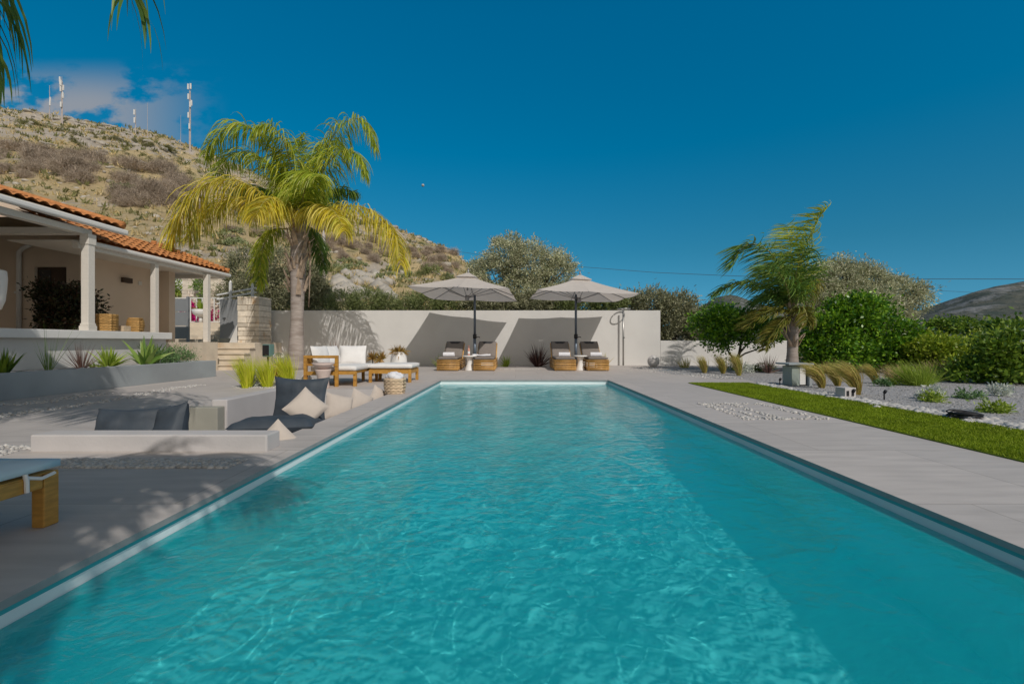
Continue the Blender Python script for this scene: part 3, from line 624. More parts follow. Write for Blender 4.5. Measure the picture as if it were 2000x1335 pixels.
# sunken lounge: dark and beige cushions
for nm, loc, rot, lab, w, h, t, sd in (
    ('dark_cushion', (-3.80,4.48,-.03), (R_(-18),R_(-2),R_(3)), 'wide slate blue floor cushion slumped at the left of the lounge', .70,.50,.24,11),
    ('dark_cushion', (-3.36,4.42,.0), (R_(-16),R_(-12),R_(-22)), 'smaller slate blue cushion leaning right of the wide one', .44,.52,.22,12),
    ('dark_cushion', (-2.66,5.62,.13), (R_(-10),R_(1),R_(2)), 'large upright slate blue back cushion behind a beige diamond', .68,.60,.20,13)):
    o = cushion(nm, w, h, t, 'navy', None, sd, .12, 18, .030); put(o, loc, *rot); tag(o, lab, 'cushion', 'slate blue lounge cushions')
o = cushion('dark_cushion', .78, .95, .26, 'navy', None, 15, .07, 22, .03, .26); put(o, (-2.48,4.86,-.06), R_(80), 0, R_(12)); tag(o, 'flat slate blue seat cushion lying on the lounge bench', 'cushion', 'slate blue lounge cushions')
for loc, rot, lab, w, sd in (
    ((-2.40,5.22,.10), (R_(-30),R_(42),R_(12)), 'beige pillow standing on its corner against the dark cushion', .36,21),
    ((-2.10,4.0,-.09), (R_(-18),R_(45),R_(10)), 'beige pillow peeking over the near kerb by the pool', .38,22),
    ((-2.33,6.0,-.01), (R_(-24),R_(16),R_(40)), 'second beige pillow leaning on the pool side rim', .37,23),
    ((-2.30,6.75,-.05), (R_(-22),R_(30),R_(42)), 'third beige pillow farther along the pool side rim', .36,24),
    ((-2.28,7.6,-.08), (R_(-20),R_(35),R_(40)), 'farthest beige pillow at the far corner of the lounge', .34,25)):
    o = cushion('beige_pillow', w, w, .15, 'beige', None, sd, .06, 14, .006); put(o, loc, *rot); tag(o, lab, 'pillow', 'beige scatter pillows in the lounge')
# ------------------------------------------------------------------ bamboo sun loungers
def make_lounger():
    t = thing('sun_lounger', '', 'sun lounger', (0,0,0), 0, 'bamboo sun loungers under the umbrellas')
    W2, D, H = .31, 2.05, .33; r = .0205
    f = MB()
    for k in range(6): f.tube([(-W2,0,.045+.053*k),(W2,0,.045+.053*k)], r, 8)
    for x in (-W2+.02, W2-.02): f.tube([(x,.03,0),(x,.03,H)], .022, 8)
    f.build('front_panel', M['bamboo'], t, True)
    for s in (-1, 1):
        f = MB()
        for k in range(6): f.tube([(s*W2,.0,.045+.053*k),(s*W2,D,.045+.053*k)], r, 8)
        for y in (.7,1.4,D-.03): f.tube([(s*(W2-.04),y,0),(s*(W2-.04),y,H)], .022, 8)
        f.build('side_panel', M['bamboo'], t, True)
    f = MB().box(-W2+.03,W2-.03,.03,D-.02,.27,.31); f.build('seat_deck', M['bamboo'], t)
    pad('seat_cushion', -.29,.29,.02,1.28,.335,.42,'gcush', t, 3)
    b = pad('back_cushion', -.29,.29,0,.74,0,.085,'gcush', t, 5); b.location = (0,1.27,.36); b.rotation_euler = (R_(40),0,0)
    f = MB()
    for s in (-1,1): f.tube([(s*.30,1.25,.33),(s*.30,1.86,.82)], .024, 8)
    for k in range(5): f.tube([(-.30,1.32+.125*k,.385+.10*k),(.30,1.32+.125*k,.385+.10*k)], .016, 6)
    f.build('back_frame', M['bamboo'], t, True)
    p = cushion('head_pillow', .44,.17,.10,'dcush', t, 8, .05, 10, .004); p.location = (0,1.74,.815); p.rotation_euler = (R_(-42),0,0)
    return t
lg = make_lounger()
spots = [(-2.04,13.62,'bamboo lounger left of the left umbrella pole, rolled towel centred'),(-.94,13.62,'bamboo lounger right of the left umbrella pole, towel spilling over its edge'),
         (1.49,13.62,'bamboo lounger left of the right umbrella pole beside the dark spiky plant'),(2.48,13.62,'rightmost bamboo lounger, right of the right umbrella pole')]
for i, (x, y, lab) in enumerate(spots):
    o = lg if i == 0 else dup(lg, (x,y,0), 0, lab)
    o.location = (x,y,0); o['label'] = lab
def roll_towel():
    mb = MB(); pts = []
    for i in range(40): a = i*.42; R = .012+.0036*i/1.6; pts.append((R*math.cos(a), R*math.sin(a)))
    N = 7
    for k in range(N+1):
        x = -.17+.34*k/N
        for (u, v) in pts: mb.v.append((x, u*1.05, v*.8+.07))
    n = len(pts)
    for k in range(N):
        for i in range(n-1): a = k*n+i; mb.f.append((a, a+1, a+n+1, a+n))
    return mb.build('rolled_towel', M['towel'], None, True)
tw = roll_towel()
for i, (x, y, lab, rz) in enumerate([(-2.05,14.0,'white rolled towel on the leftmost bamboo lounger',.05),(1.50,13.95,'white rolled towel on the lounger beside the dark spiky plant',-.12),(2.47,13.95,'white rolled towel on the rightmost lounger',-.15)]):
    o = tw
    if i: o = tw.copy(); C.objects.link(o)
    o.location = (x,y,.412); o.rotation_euler = (0,0,rz); tag(o, lab, 'towel', 'towels on the loungers')
mb = MB(); n = 16
for j in range(n+1):
    for i in range(n+1):
        u, v = i/n, j/n; x = -.30+.55*u; y = -.12+.26*v
        mb.v.append((x, y, .03+.035*math.sin(u*7+v*3)*math.sin(v*PI)+.02*math.sin(v*9)))
for j in range(n):
    for i in range(n): a = j*(n+1)+i; mb.f.append((a, a+1, a+n+2, a+n+1))
o = mb.build('loose_towel', M['towel'], None, True); sm = o.modifiers.new('thick', 'SOLIDIFY'); sm.thickness = .03
o.location = (-1.02,13.98,.43); tag(o, 'crumpled white towel between the lounger and the left side table', 'towel')
# ------------------------------------------------------------------ side tables, bottle
def side_table(x, y, lab):
    t = thing('side_table', lab, 'side table', (x,y,0), 0, 'white side tables between the loungers')
    MB().lathe([(.15,0),(.145,.02),(.085,.20),(.075,.27),(.10,.37),(.15,.415)], 24).build('pedestal', M['white'], t, True)
    MB().lathe([(.20,.416),(.215,.425),(.215,.445),(.20,.455)], 28).build('table_top', M['white'], t, True); return t
side_table(-1.40,13.85,'white pedestal side table holding the bottle between the left loungers')
side_table(1.98,13.95,'white pedestal side table between the two right loungers')
bt = thing('wine_bottle', 'pink wine bottle on the left white side table', 'bottle', (-1.43,13.9,.455))
M['rose'] = mat('rose_wine', (.62,.30,.22), .15, .03, 3, spec=.6); M['foil'] = mat('bottle_foil', (.55,.25,.20), .4, .05, 8)
MB().lathe([(.036,0),(.038,.01),(.038,.17),(.030,.20),(.014,.235)], 16).build('glass_body', M['rose'], bt, True)
MB().lathe([(.0145,.235),(.0145,.30),(.012,.305)], 12).build('foil_neck', M['foil'], bt, True)
MB().lathe([(.0388,.05),(.0388,.13)], 16, cap=False).build('paper_label', M['white'], bt, True)
# ------------------------------------------------------------------ square umbrellas
def make_umbrella():
    t = thing('patio_umbrella', '', 'umbrella', (0,0,0), 0, 'square ecru umbrellas by the wall')
    MB().box(-.32,.32,-.32,.32,0,.06).build('base_plate', M['alu'], t, bevel=.01)
    MB().tube([(0,0,.06),(0,0,1.05)], .048, 14).build('lower_pole', M['pole'], t, True)
    MB().tube([(0,0,1.05),(0,0,2.42)], .040, 14).build('upper_pole', M['pole'], t, True)
    cb = MB().tube([(0,0,.98),(0,0,1.12)], .062, 12).build('crank_housing', M['black'], t, True)
    MB().tube([(.05,0,1.03),(.16,0,1.03),(.16,0,1.00)], .012, 6).build('crank_handle', M['black'], cb, True)
    return t
def canopy_on(t, off, tilt, rz):
    a, ze, za = 1.52, 2.40, 3.02; Rm = Matrix.Translation(off) @ Matrix.Rotation(rz,4,'Z') @ Matrix.Translation((0,0,2.4)) @ Matrix.Rotation(tilt[0],4,'X') @ Matrix.Rotation(tilt[1],4,'Y') @ Matrix.Translation((0,0,-2.4))
    def X(mb): mb.v = [tuple(Rm @ Vector(q)) for q in mb.v]; return mb
    mb = MB(); n = 10; dirs = [(1,-1),(1,0),(1,1),(0,1),(-1,1),(-1,0),(-1,-1),(0,-1)]
    def surf(d, s):
        sag = -.035*math.sin(PI*s)
        return Vector((d[0]*a*s, d[1]*a*s, za+(ze-za)*s+sag))
    for k in range(8):
        d0, d1 = dirs[k], dirs[(k+1)%8]; o = len(mb.v); m_ = 6
        for i in range(n+1):
            s = .10+.90*i/n
            for j in range(m_+1):
                q = surf(d0, s).lerp(surf(d1, s), j/m_); q.z -= .035*math.sin(PI*j/m_)*s; 
                mb.v.append(tuple(q))
        for i in range(n):
            for j in range(m_): w = o+i*(m_+1)+j; mb.f.append((w, w+1, w+m_+2, w+m_+1))
    c = X(mb).build('canopy', M['canopy'], t, True)
    mb = MB()
    for k in range(8):
        d0, d1 = dirs[k], dirs[(k+1)%8]; o = len(mb.v)
        mb.v += [(d0[0]*.34,d0[1]*.34,za-.10),(d1[0]*.34,d1[1]*.34,za-.10),(d1[0]*.05,d1[1]*.05,za+.07),(d0[0]*.05,d0[1]*.05,za+.07)]; mb.f.append((o,o+1,o+2,o+3))
    X(mb).build('vent_cap', M['canopy'], t)
    X(MB().tube([(0,0,za-.5),(0,0,za+.12),(0,0,za+.24)], [.03,.03,.012], 8)).build('finial', M['alu'], t, True)
    X(MB().tube([(0,0,2.20),(0,0,2.36)], .07, 12)).build('runner_hub', M['alu'], t, True)
    for d in dirs:
        rb = X(MB().tube([surf(d,.06)+Vector((0,0,-.04)), surf(d,.55)+Vector((0,0,-.03)), surf(d,.99)+Vector((0,0,-.012))], .014, 6)).build('rib', M['alu'], t, True)
        X(MB().tube([Vector((d[0]*.06,d[1]*.06,2.30)), surf(d,.55)+Vector((0,0,-.04))], .011, 6)).build('strut', M['alu'], rb, True)
u1 = make_umbrella(); u1.location = (-1.34,14.95,0); u1['label'] = 'ecru square umbrella on the left, between the first two loungers'; canopy_on(u1, (-.24,-.05,.03), (R_(-2.2),R_(1.9)), R_(-5))
u2 = make_umbrella(); u2.location = (1.98,14.95,0); u2['label'] = 'ecru square umbrella on the right, between the last two loungers'; canopy_on(u2, (.10,-.05,-.04), (R_(.4),R_(1.9)), R_(3))
# ------------------------------------------------------------------ shower, ball, poolside bits
sh = thing('garden_shower', 'slim steel shower column with ring head against the white wall', 'shower', (3.97,16.78,0))
MB().tube([(0,0,0),(0,0,2.06)], .032, 12).build('column', M['steel'], sh, True)
MB().tube([(.23*math.cos(2*PI*i/32),-.10+.23*math.sin(2*PI*i/32),2.075) for i in range(33)], .022, 8, False).build('ring_head', M['steel'], sh, True)
MB().tube([(0,-.03,1.03),(.05,-.05,1.03)], .014, 8).build('tap', M['black'], sh, True)
def ball(name, lab, loc, r, m='pinkstone'):
    o = MB().ball((0,0,0), r, 16).build(name, M[m], None, True); o.location = loc; return tag(o, lab, 'ball')
M['stoneball'] = mat('ball_stone', (.66,.63,.60), .9, .05, 9, .08, 40)
ball('stone_ball', 'round pale stone ball at the foot of the white wall', (4.8,15.85,.195), .205, 'stoneball')
M['globe'] = mat('white_globe', (.78,.74,.72), .5, .03, 4)
ball('white_globe', 'small white globe between the feather grass and the sofa', (-4.28,9.3,.10), .105, 'globe')
# ------------------------------------------------------------------ wooden lounge sofa, ottoman, stool, basket
so = thing('lounge_sofa', 'golden wood corner sofa with white cushions near the pool end', 'sofa', (-3.6,9.3,0))
def S_(mb, name, m, **k): return wb(mb, name, M[m], so, **k)
x0, x1, y0, y1 = -4.08, -3.42, 8.75, 10.25
for i, (x, y, h) in enumerate(((x0+.03,y0+.03,.545),(x1-.03,y0+.03,.545),(x1+.30,y0+.10,.29),(x0+.03,y1-.03,.545),(x1-.0,y1-.03,.56),(x1+.30,y1-.03,.29))): S_(B().box(x-.03,x+.03,y-.03,y+.03,0,h), 'leg', 'teak', bevel=.004)
S_(B().box(x0+.001,x1-.001,y0-.004,y0+.064,.546,.60), 'arm_rail', 'teak', bevel=.006)
S_(B().box(x0+.061,x1-.061,y0+.01,y0+.045,.40,.44), 'arm_slat', 'teak'); S_(B().box(x0+.061,x1-.061,y0+.01,y0+.045,.22,.29), 'seat_rail', 'teak')
S_(B().box(x1+.001,x1+.32,y0+.05,y0+.085,.23,.295), 'seat_rail', 'teak'); S_(B().box(x0+.01,x0+.05,y0+.065,y1-.065,.42,.60), 'back_rail', 'teak')
S_(B().box(x0+.06,x1+.26,y0+.09,y1-.1,.24,.285), 'seat_deck', 'teak')
S_(B().box(x0+.065,x1-.04,y1-.05,y1-.01,.42,.60), 'back_rail', 'teak')
pd = pad('seat_cushion', x0+.10+3.6,x1+.30+3.6,y0+.10-9.3,y1-.06-9.3,.29,.40,'wcush', so, 7)
for (x, y, w, rx, rz, sd) in ((-3.92,9.15,.55,R_(-12),R_(80),31),(-3.92,9.72,.55,R_(-12),R_(82),32),(-3.60,10.06,.58,R_(-10),R_(4),33)):
    cu = cushion('back_cushion', w, .42, .17, 'wcush', so, sd, .04, 12, .012); cu.location = (x+3.6, y-9.3, .575); cu.rotation_euler = (rx,0,rz)
ot = thing('ottoman_bench', 'golden wood ottoman bench with thin white cushion beside the sofa', 'bench', (-2.65,10.1,0))
x0, x1, y0, y1 = -3.12,-2.22,9.66,10.42
for x in (x0+.03,x1-.03):
    for y in (y0+.03,y1-.03): wb(B().box(x-.03,x+.03,y-.03,y+.03,0,.275), 'leg', M['teak'], ot, bevel=.004)
for (a, c_, d, e_) in ((x0+.061,x1-.061,y0+.01,y0+.05),(x0+.061,x1-.061,y1-.05,y1-.01),(x0+.01,x0+.05,y0+.061,y1-.061),(x1-.05,x1-.01,y0+.061,y1-.061)): wb(B().box(a,c_,d,e_,.19,.27), 'rail', M['teak'], ot)
wb(B().box(x0+.02,x1-.02,y0+.02,y1-.02,.276,.295), 'seat_deck', M['teak'], ot)
pad('seat_cushion', x0-.02+2.65,x1+.02+2.65,y0-10.12,y1-10.08,.296,.40,'wcush', ot, 9)
sl_ = thing('round_stool', 'blush stone pedestal stool standing in front of the sofa arm', 'stool', (-3.60,8.52,0))
MB().lathe([(.115,0),(.118,.01),(.10,.10),(.105,.2),(.14,.32),(.145,.345),(.13,.352)], 26).build('pedestal', M['pinkstone'], sl_, True)
bw = MB(); pr = [(.07,0),(.13,.03),(.18,.075),(.20,.115)]; bw.lathe(pr, 28); bw.lathe([(.20,.115),(.19,.118),(.165,.085),(.10,.045),(.001,.035)], 28, cap=False)
o = bw.build('stone_bowl', M['pinkstone'], None, True); o.location = (-3.60,8.52,.353); tag(o, 'wide shallow blush bowl on top of the stone stool', 'bowl')
bk = basket('woven_basket', 'pale woven basket stuffed with white towels by the pool edge', (-2.02,7.62,0), [(.145,0),(.165,.12),(.165,.25)], 9, 'palewick', .017)
o = MB(); r = random.Random(5)
for k in range(7):
    a = k*.9; o.ball((.075*math.cos(a)*(k>0), .075*math.sin(a)*(k>0), .02+.02*(k%3)), .085, 8, .75)
o = o.build('white_towels', M['towel'], None, True); o.location = (-2.02,7.62,.24); tag(o, 'bundle of fluffy white towels stuffed in the woven basket', 'towels')
dm = o.modifiers.new('fluff', 'DISPLACE'); tx = bpy.data.textures.new('fluff', 'CLOUDS'); tx.noise_scale = .05; dm.texture = tx; dm.strength = .04
# low daybed at the left edge
db = thing('low_daybed', 'low wooden daybed with pale blue cushion cut by the left edge', 'daybed', (-2.6,1.6,0))
for x, y in ((-2.19,2.12),(-3.0,2.12),(-2.19,.75),(-3.0,.75)): wb(B().box(x-.03,x+.03,y-.035,y+.035,0,.246), 'leg', M['teak'], db, bevel=.006)
for a in ((-2.215,-2.155,.793,2.077),(-3.03,-2.975,.793,2.077),(-2.957,-2.233,2.09,2.14),(-2.957,-2.233,.73,.78)): wb(B().box(*a,.185,.247), 'rail', M['teak'], db, bevel=.006)
wb(B().box(-3.03,-2.16,.72,2.15,.2475,.252), 'deck_board', M['teak'], db)
pad('cushion', -.45,.44,-.88,.56,.252,.325,'bcush', db, 2, .025)
wb(B().tube([(-2.155,2.0,.27),(-2.148,2.0,.24),(-2.147,2.0,.19)], .009, 6).tube([(-2.155,2.0,.255),(-2.145,2.06,.235),(-2.147,2.12,.245)], .008, 6), 'tie_strap', M['wcush'], db)
# right garden: console, spot block, coil, spike lights
cn = thing('garden_console', 'small white topped console with grey green box by the lawn', 'console', (5.55,9.05,0))
M['sage'] = mat('sage_panel', (.33,.38,.34), .6, .05, 4)
MB().box(-.13,.02,-.12,.20,.0,.385).build('side_panel', M['sage'], cn, bevel=.006); MB().box(.022,.145,-.125,.19,.02,.385).build('front_panel', M['white'], cn, bevel=.01)
MB().box(-.235,.255,-.2,.26,.41,.445).build('top_slab', M['planter'], cn, bevel=.006); MB().box(.17,.225,-.19,.1,.0,.408).build('leg', M['planter'], cn, bevel=.004)
MB().box(-.1,.1,-.08,.14,.386,.409).build('spacer', M['planter'], cn)
sb = thing('spotlight_block', 'little white concrete block with two dark light openings', 'garden light', (5.06,6.98,0), R_(8))
MB().box(-.095,.095,-.09,.09,0,.165).build('block', M['concrete'], sb, bevel=.008)
for x in (-.05,.035): MB().box(x-.02,x+.02,-.096,-.088,.04,.12).build('lens', M['black'], sb)
o = MB(); r = random.Random(3)
for k in range(9):
    rx = r.uniform(.10,.15); ph = r.random()*6; z = .012+.009*k; cx_, cy_ = r.gauss(0,.012), r.gauss(0,.012)
    o.tube([(cx_+rx*1.05*math.cos(2*PI*i/28), cy_+rx*.9*math.sin(2*PI*i/28), z+.008*math.sin(2*PI*i/28*2+ph)) for i in range(29)], .0085, 6, False)
o = o.build('coiled_cable', M['black'], None, True); o.location = (4.95,5.02,.0); tag(o, 'black coiled cable lying on the white border stones', 'cable')
def spike(px, py, lab, h=.16):
    p = gnd(px, py); t = thing('spike_light', lab, 'garden light', (p.x,p.y,0), 0, 'black spike lights in the gravel')
    MB().tube([(0,0,-.02),(0,0,h*.65)], .010, 8).build('spike', M['black'], t, True)
    hd = MB().lathe([(.016,0),(.022,.01),(.022,.05),(.018,.055)], 12).build('lamp_head', M['black'], t, True); hd.location = (0,0,h*.6); hd.rotation_euler = (R_(35),0,0)
spike(1523,752,'black spike light just left of the white console'); spike(1577,748,'black spike light just right of the white console'); spike(1727,780,'black spike light standing alone in open gravel'); spike(1666,778,'black spike light beside the white light block')
# left corner: speaker, wire ball
sp = thing('garden_speaker', 'black fronted teal garden speaker by the white wall', 'speaker', (-7.45,13.7,0), R_(-12))
M['tealcase'] = mat('teal_case', (.12,.22,.20), .5, .05, 4)
MB().box(-.13,.13,-.10,.12,.42,.80).build('case', M['tealcase'], sp, bevel=.03); MB().box(-.10,.12,-.112,-.101,.46,.77).build('grille', M['black'], sp, bevel=.005)
MB().tube([(0,0,0),(0,0,.42)], .03, 8).build('stand', M['black'], sp, True)
wbl = MB(); 
for k in range(9):
    a = PI*k/9; wbl.tube([(.17*math.cos(a)*math.cos(2*PI*i/24), .17*math.sin(a)*math.cos(2*PI*i/24), .17*math.sin(2*PI*i/24)) for i in range(25)], .008, 5, False)
o = wbl.build('wire_ball', M['steel'], None, True); o.location = (-6.35,12.2,.40); tag(o, 'openwork metal wire ball behind the feather grass', 'ornament')
# small utility pole, power lines, antenna masts
pp = hill_at(632, 556); k = MB().tube([(0,0,-.3),(0,0,2.6),(0,0,2.9)], [.16,.115,.02], 12).build('utility_pole', mat('pale_post', (.50,.45,.41), .9, .1, 3, stretch=(1,1,6)), None, True); k.location = (pp.x,pp.y,pp.z)
k.scale = (1,1,(102/FOC*pp.y)/2.8); tag(k, 'bare pale grey pole standing on the slope behind the palm', 'pole')
def wire(name, pts, lab, r=.022):
    P_ = [at(*p) for p in pts]; o = MB(); L_ = []
    for a, c_ in zip(P_, P_[1:]):
        for i in range(12): L_.append(a.lerp(c_, i/12))
    L_.append(P_[-1]); o = o.tube(L_, r, 5).build(name, M['pole'], None); tag(o, lab, 'cable', 'overhead power lines')
wire('power_line', [(780,466,70),(900,492,62),(1020,508,57),(1135,521,52),(1280,532,47),(1440,539,43),(1600,542,40),(1800,544.5,37),(2060,545,34)], 'long dark power line crossing from the hill to the right edge')
wire('power_line', [(1700,556,90),(1815,566.5,90),(1905,571,90),(2040,577,90)], 'short thin lower power line in front of the distant hill', .03)
wire('power_line', [(780,524,60),(850,534,58),(905,545,56)], 'faint line low over the slope left of the umbrella', .015)
def mast(px, pt, pb, lab, kind):
    b_ = hill_at(px, pb); Y = YR if b_.y > YR-8 else b_.y; z0 = hill_z((px-CX)/FOC*Y, Y)-.3; x = (px-CX)/FOC*Y; z1 = CAM_H+(CY-pt)/FOC*Y; h = z1-z0
    t = thing('antenna_mast', lab, 'antenna mast', (x,Y,z0), 0, 'antenna masts on the hilltop'); w = .2 if kind > 1 else .1
    o = MB()
    if kind > 1:
        for a in range(3): o.tube([(w*math.cos(a*2.1),w*math.sin(a*2.1),0),(w*.7*math.cos(a*2.1),w*.7*math.sin(a*2.1),h*.9)], .06, 5)
        for i in range(int(h/.9)):
            a = i % 3; o.tube([(w*math.cos(a*2.1),w*math.sin(a*2.1),i*.9),(w*math.cos((a+1)*2.1),w*math.sin((a+1)*2.1),i*.9+.9)], .035, 4)
    o.tube([(0,0,0),(0,0,h)], [.13,.05] if kind else [.06,.03], 6); o.build('lattice', M['mast'], t)
    r = random.Random(int(px))
    for i in range({0:0,1:2,2:7,3:9}[kind]):
        z = h*r.uniform(.35,.97); a = r.uniform(PI,2*PI); MB().box(-.17,.17,-.1,.1,-.7,.7).build('antenna_panel', M['white'], t).location = (.42*math.cos(a),.42*math.sin(a),z)
M['mast'] = mat('mast_steel', (.52,.46,.44), .6, .1, 2)
mast(97,167,232,'short antenna mast with few panels, second from the left',1); mast(121,150,243,'tall lattice mast crowded with white panels on the left hilltop',3); mast(265,213,262,'short stubby mast with white panels left of the thin rod mast',1)
mast(288,201,274,'slim reddish rod mast in the middle of the ridge',0); mast(371,165,297,'tallest slim mast with white panels, rightmost on the ridge',2); mast(353,225,288,'thin whip antenna just left of the rightmost mast',0)
# far white farmhouse
fh = thing('farmhouse', 'distant low white farmhouse beyond the green orchard', 'house', at(1866,640,150))
MB().box(-3.2,3.2,0,5,-1.5,1.0).build('wall', M['white'], fh); MB().add([(-1.6,-.1,1.0),(.6,-.1,1.0),(-.5,-.1,1.9),(-1.6,5,1.0),(.6,5,1.0),(-.5,5,1.9)],[(0,1,2),(5,4,3),(0,2,5,3),(2,1,4,5)]).build('roof', M['terracotta'], fh)
# ------------------------------------------------------------------ plants
def strips(name, Pc, Wd, Sd, m, parent=None):
    """N ribbons: centre lines Pc (N,K,3), half widths Wd (N,K), side vectors Sd (N,3) or (N,K,3)"""
    N, K, _ = Pc.shape
    if Sd.ndim == 2: Sd = np.repeat(Sd[:,None,:], K, 1)
    V = np.stack([Pc-Sd*Wd[:,:,None], Pc+Sd*Wd[:,:,None]], 2).reshape(-1,3).astype(np.float32)
    i = (np.arange(N)[:,None]*K+np.arange(K-1)[None])*2
    F = np.stack([i, i+1, i+3, i+2], 2).reshape(-1,4).astype(np.int32); n = len(F)
    me = bpy.data.meshes.new(name); me.vertices.add(len(V)); me.vertices.foreach_set('co', V.ravel())
    me.loops.add(n*4); me.loops.foreach_set('vertex_index', F.ravel()); me.polygons.add(n)
    me.polygons.foreach_set('loop_start', np.arange(0, n*4, 4, dtype=np.int32)); me.update(calc_edges=True)
    return link(name, me, m, parent)
def unit(a): return a/np.maximum(np.linalg.norm(a, axis=-1, keepdims=True), 1e-9)
def smooth_curve(pts, n):
    p = np.array(pts, float)
    for _ in range(3):
        q = [p[0]]
        for a, b in zip(p, p[1:]): q += [a*.75+b*.25, a*.25+b*.75]
        p = np.array(q+[p[-1]])
    s = np.r_[0, np.cumsum(np.linalg.norm(np.diff(p, axis=0), axis=1))]; t = np.linspace(0, s[-1], n)
    return np.stack([np.interp(t, s, p[:,k]) for k in range(3)], 1)
def frond(parent, pts, L, m, wind=(0,0,0), grav=.55, n=80, w=.012, seed=0, start=.10, name='frond'):
    r = np.random.default_rng(seed); org = np.array(parent.location)
    c = smooth_curve(pts, n)-org; T = unit(np.gradient(c, axis=0))
    up = np.array([0,0,1.]); S = unit(np.cross(T, up+.01)); Nn = np.cross(S, T)
    t = np.linspace(0,1,n); k0 = int(start*n); idx = np.repeat(np.arange(k0,n), 4); N = len(idx); grav *= 1.3
    sg = np.tile([1,-1,1,-1], n-k0).astype(float)
    el = r.uniform(-.35,.75,N); d = S[idx]*(sg*np.cos(el))[:,None]*1.15+Nn[idx]*np.sin(el)[:,None]+T[idx]*r.uniform(.15,.7,N)[:,None]
    d = unit(d); tt = t[idx]; ln = 1.32*L*np.interp(tt, [0,.15,.4,.75,1], [.35,.7,1,.85,.42])*r.uniform(.75,1.15,N)
    K = 6; P = np.zeros((N,K,3)); P[:,0] = c[idx]+r.normal(0,.008,(N,3)); g = np.array([0,0,-1.])*grav+np.array(wind)
    gv = r.uniform(.7,1.3,N)[:,None]*g
    for k in range(1,K):
        d = unit(d+gv*(.35+.12*k)); P[:,k] = P[:,k-1]+d*(ln/(K-1))[:,None]
    Wd = w*np.array([.7,1,.95,.75,.45,.06])[None]*r.uniform(.8,1.2,(N,1))
    sd = unit(np.cross(d, r.normal(0,1,(N,3))))
    o = strips(name, P, Wd, sd, m, parent)
    MB().tube(c[::3], list(np.linspace(.03,.006,len(c[::3]))), 6).build('midrib', M['rib'], o, True); return o
def palm_trunk(parent, h, r0, boot0, boot_r, seed, lean=(0,0)):
    rr = random.Random(seed); pts = []; rad = []; n = 60
    for i in range(n+1):
        u = i/n; z = h*u; ring = .010*math.sin(z*2*PI/.075); k = max(0, (z-boot0)/(h-boot0))
        pts.append((lean[0]*u, lean[1]*u, z)); rad.append((r0*1.18-r0*.30*min(1,u*3) if u < .33 else r0*.9)+ring*.5+(boot_r-r0)*min(1,k*3)*(1-.35*k))
    tr = MB().tube(pts, rad, 18).build('trunk', M['palmbark'], parent, True)
    mb = MB()
    for i in range(int(240*boot_r)):
        u = rr.random(); z = boot0+(h-boot0)*u*.97; a = rr.uniform(0,2*PI); R = (boot_r*(1-.3*u))*.96; L = rr.uniform(.9,2.1)*boot_r
        p = Vector((lean[0]*z/h+R*math.cos(a), lean[1]*z/h+R*math.sin(a), z)); q = p+Vector((math.cos(a)*.09, math.sin(a)*.09, L*.7)); e = q+Vector((math.cos(a)*rr.uniform(.0,.12), math.sin(a)*rr.uniform(0,.12), L*.35))
        s = Vector((-math.sin(a), math.cos(a), 0)); w = rr.uniform(.17,.38)*boot_r; o = len(mb.v)
        for c_, ww in ((p,w*1.2),(q,w*.8),(e,w*.22)):
            out = Vector((math.cos(a), math.sin(a), .2))*.03
            mb.v += [tuple(c_-s*ww), tuple(c_+out), tuple(c_+s*ww)]
        for j in (0,3): mb.f += [(o+j,o+j+1,o+j+4,o+j+3),(o+j+1,o+j+2,o+j+5,o+j+4)]
    mb.build('leaf_bases', M['boot'], tr)
    return tr
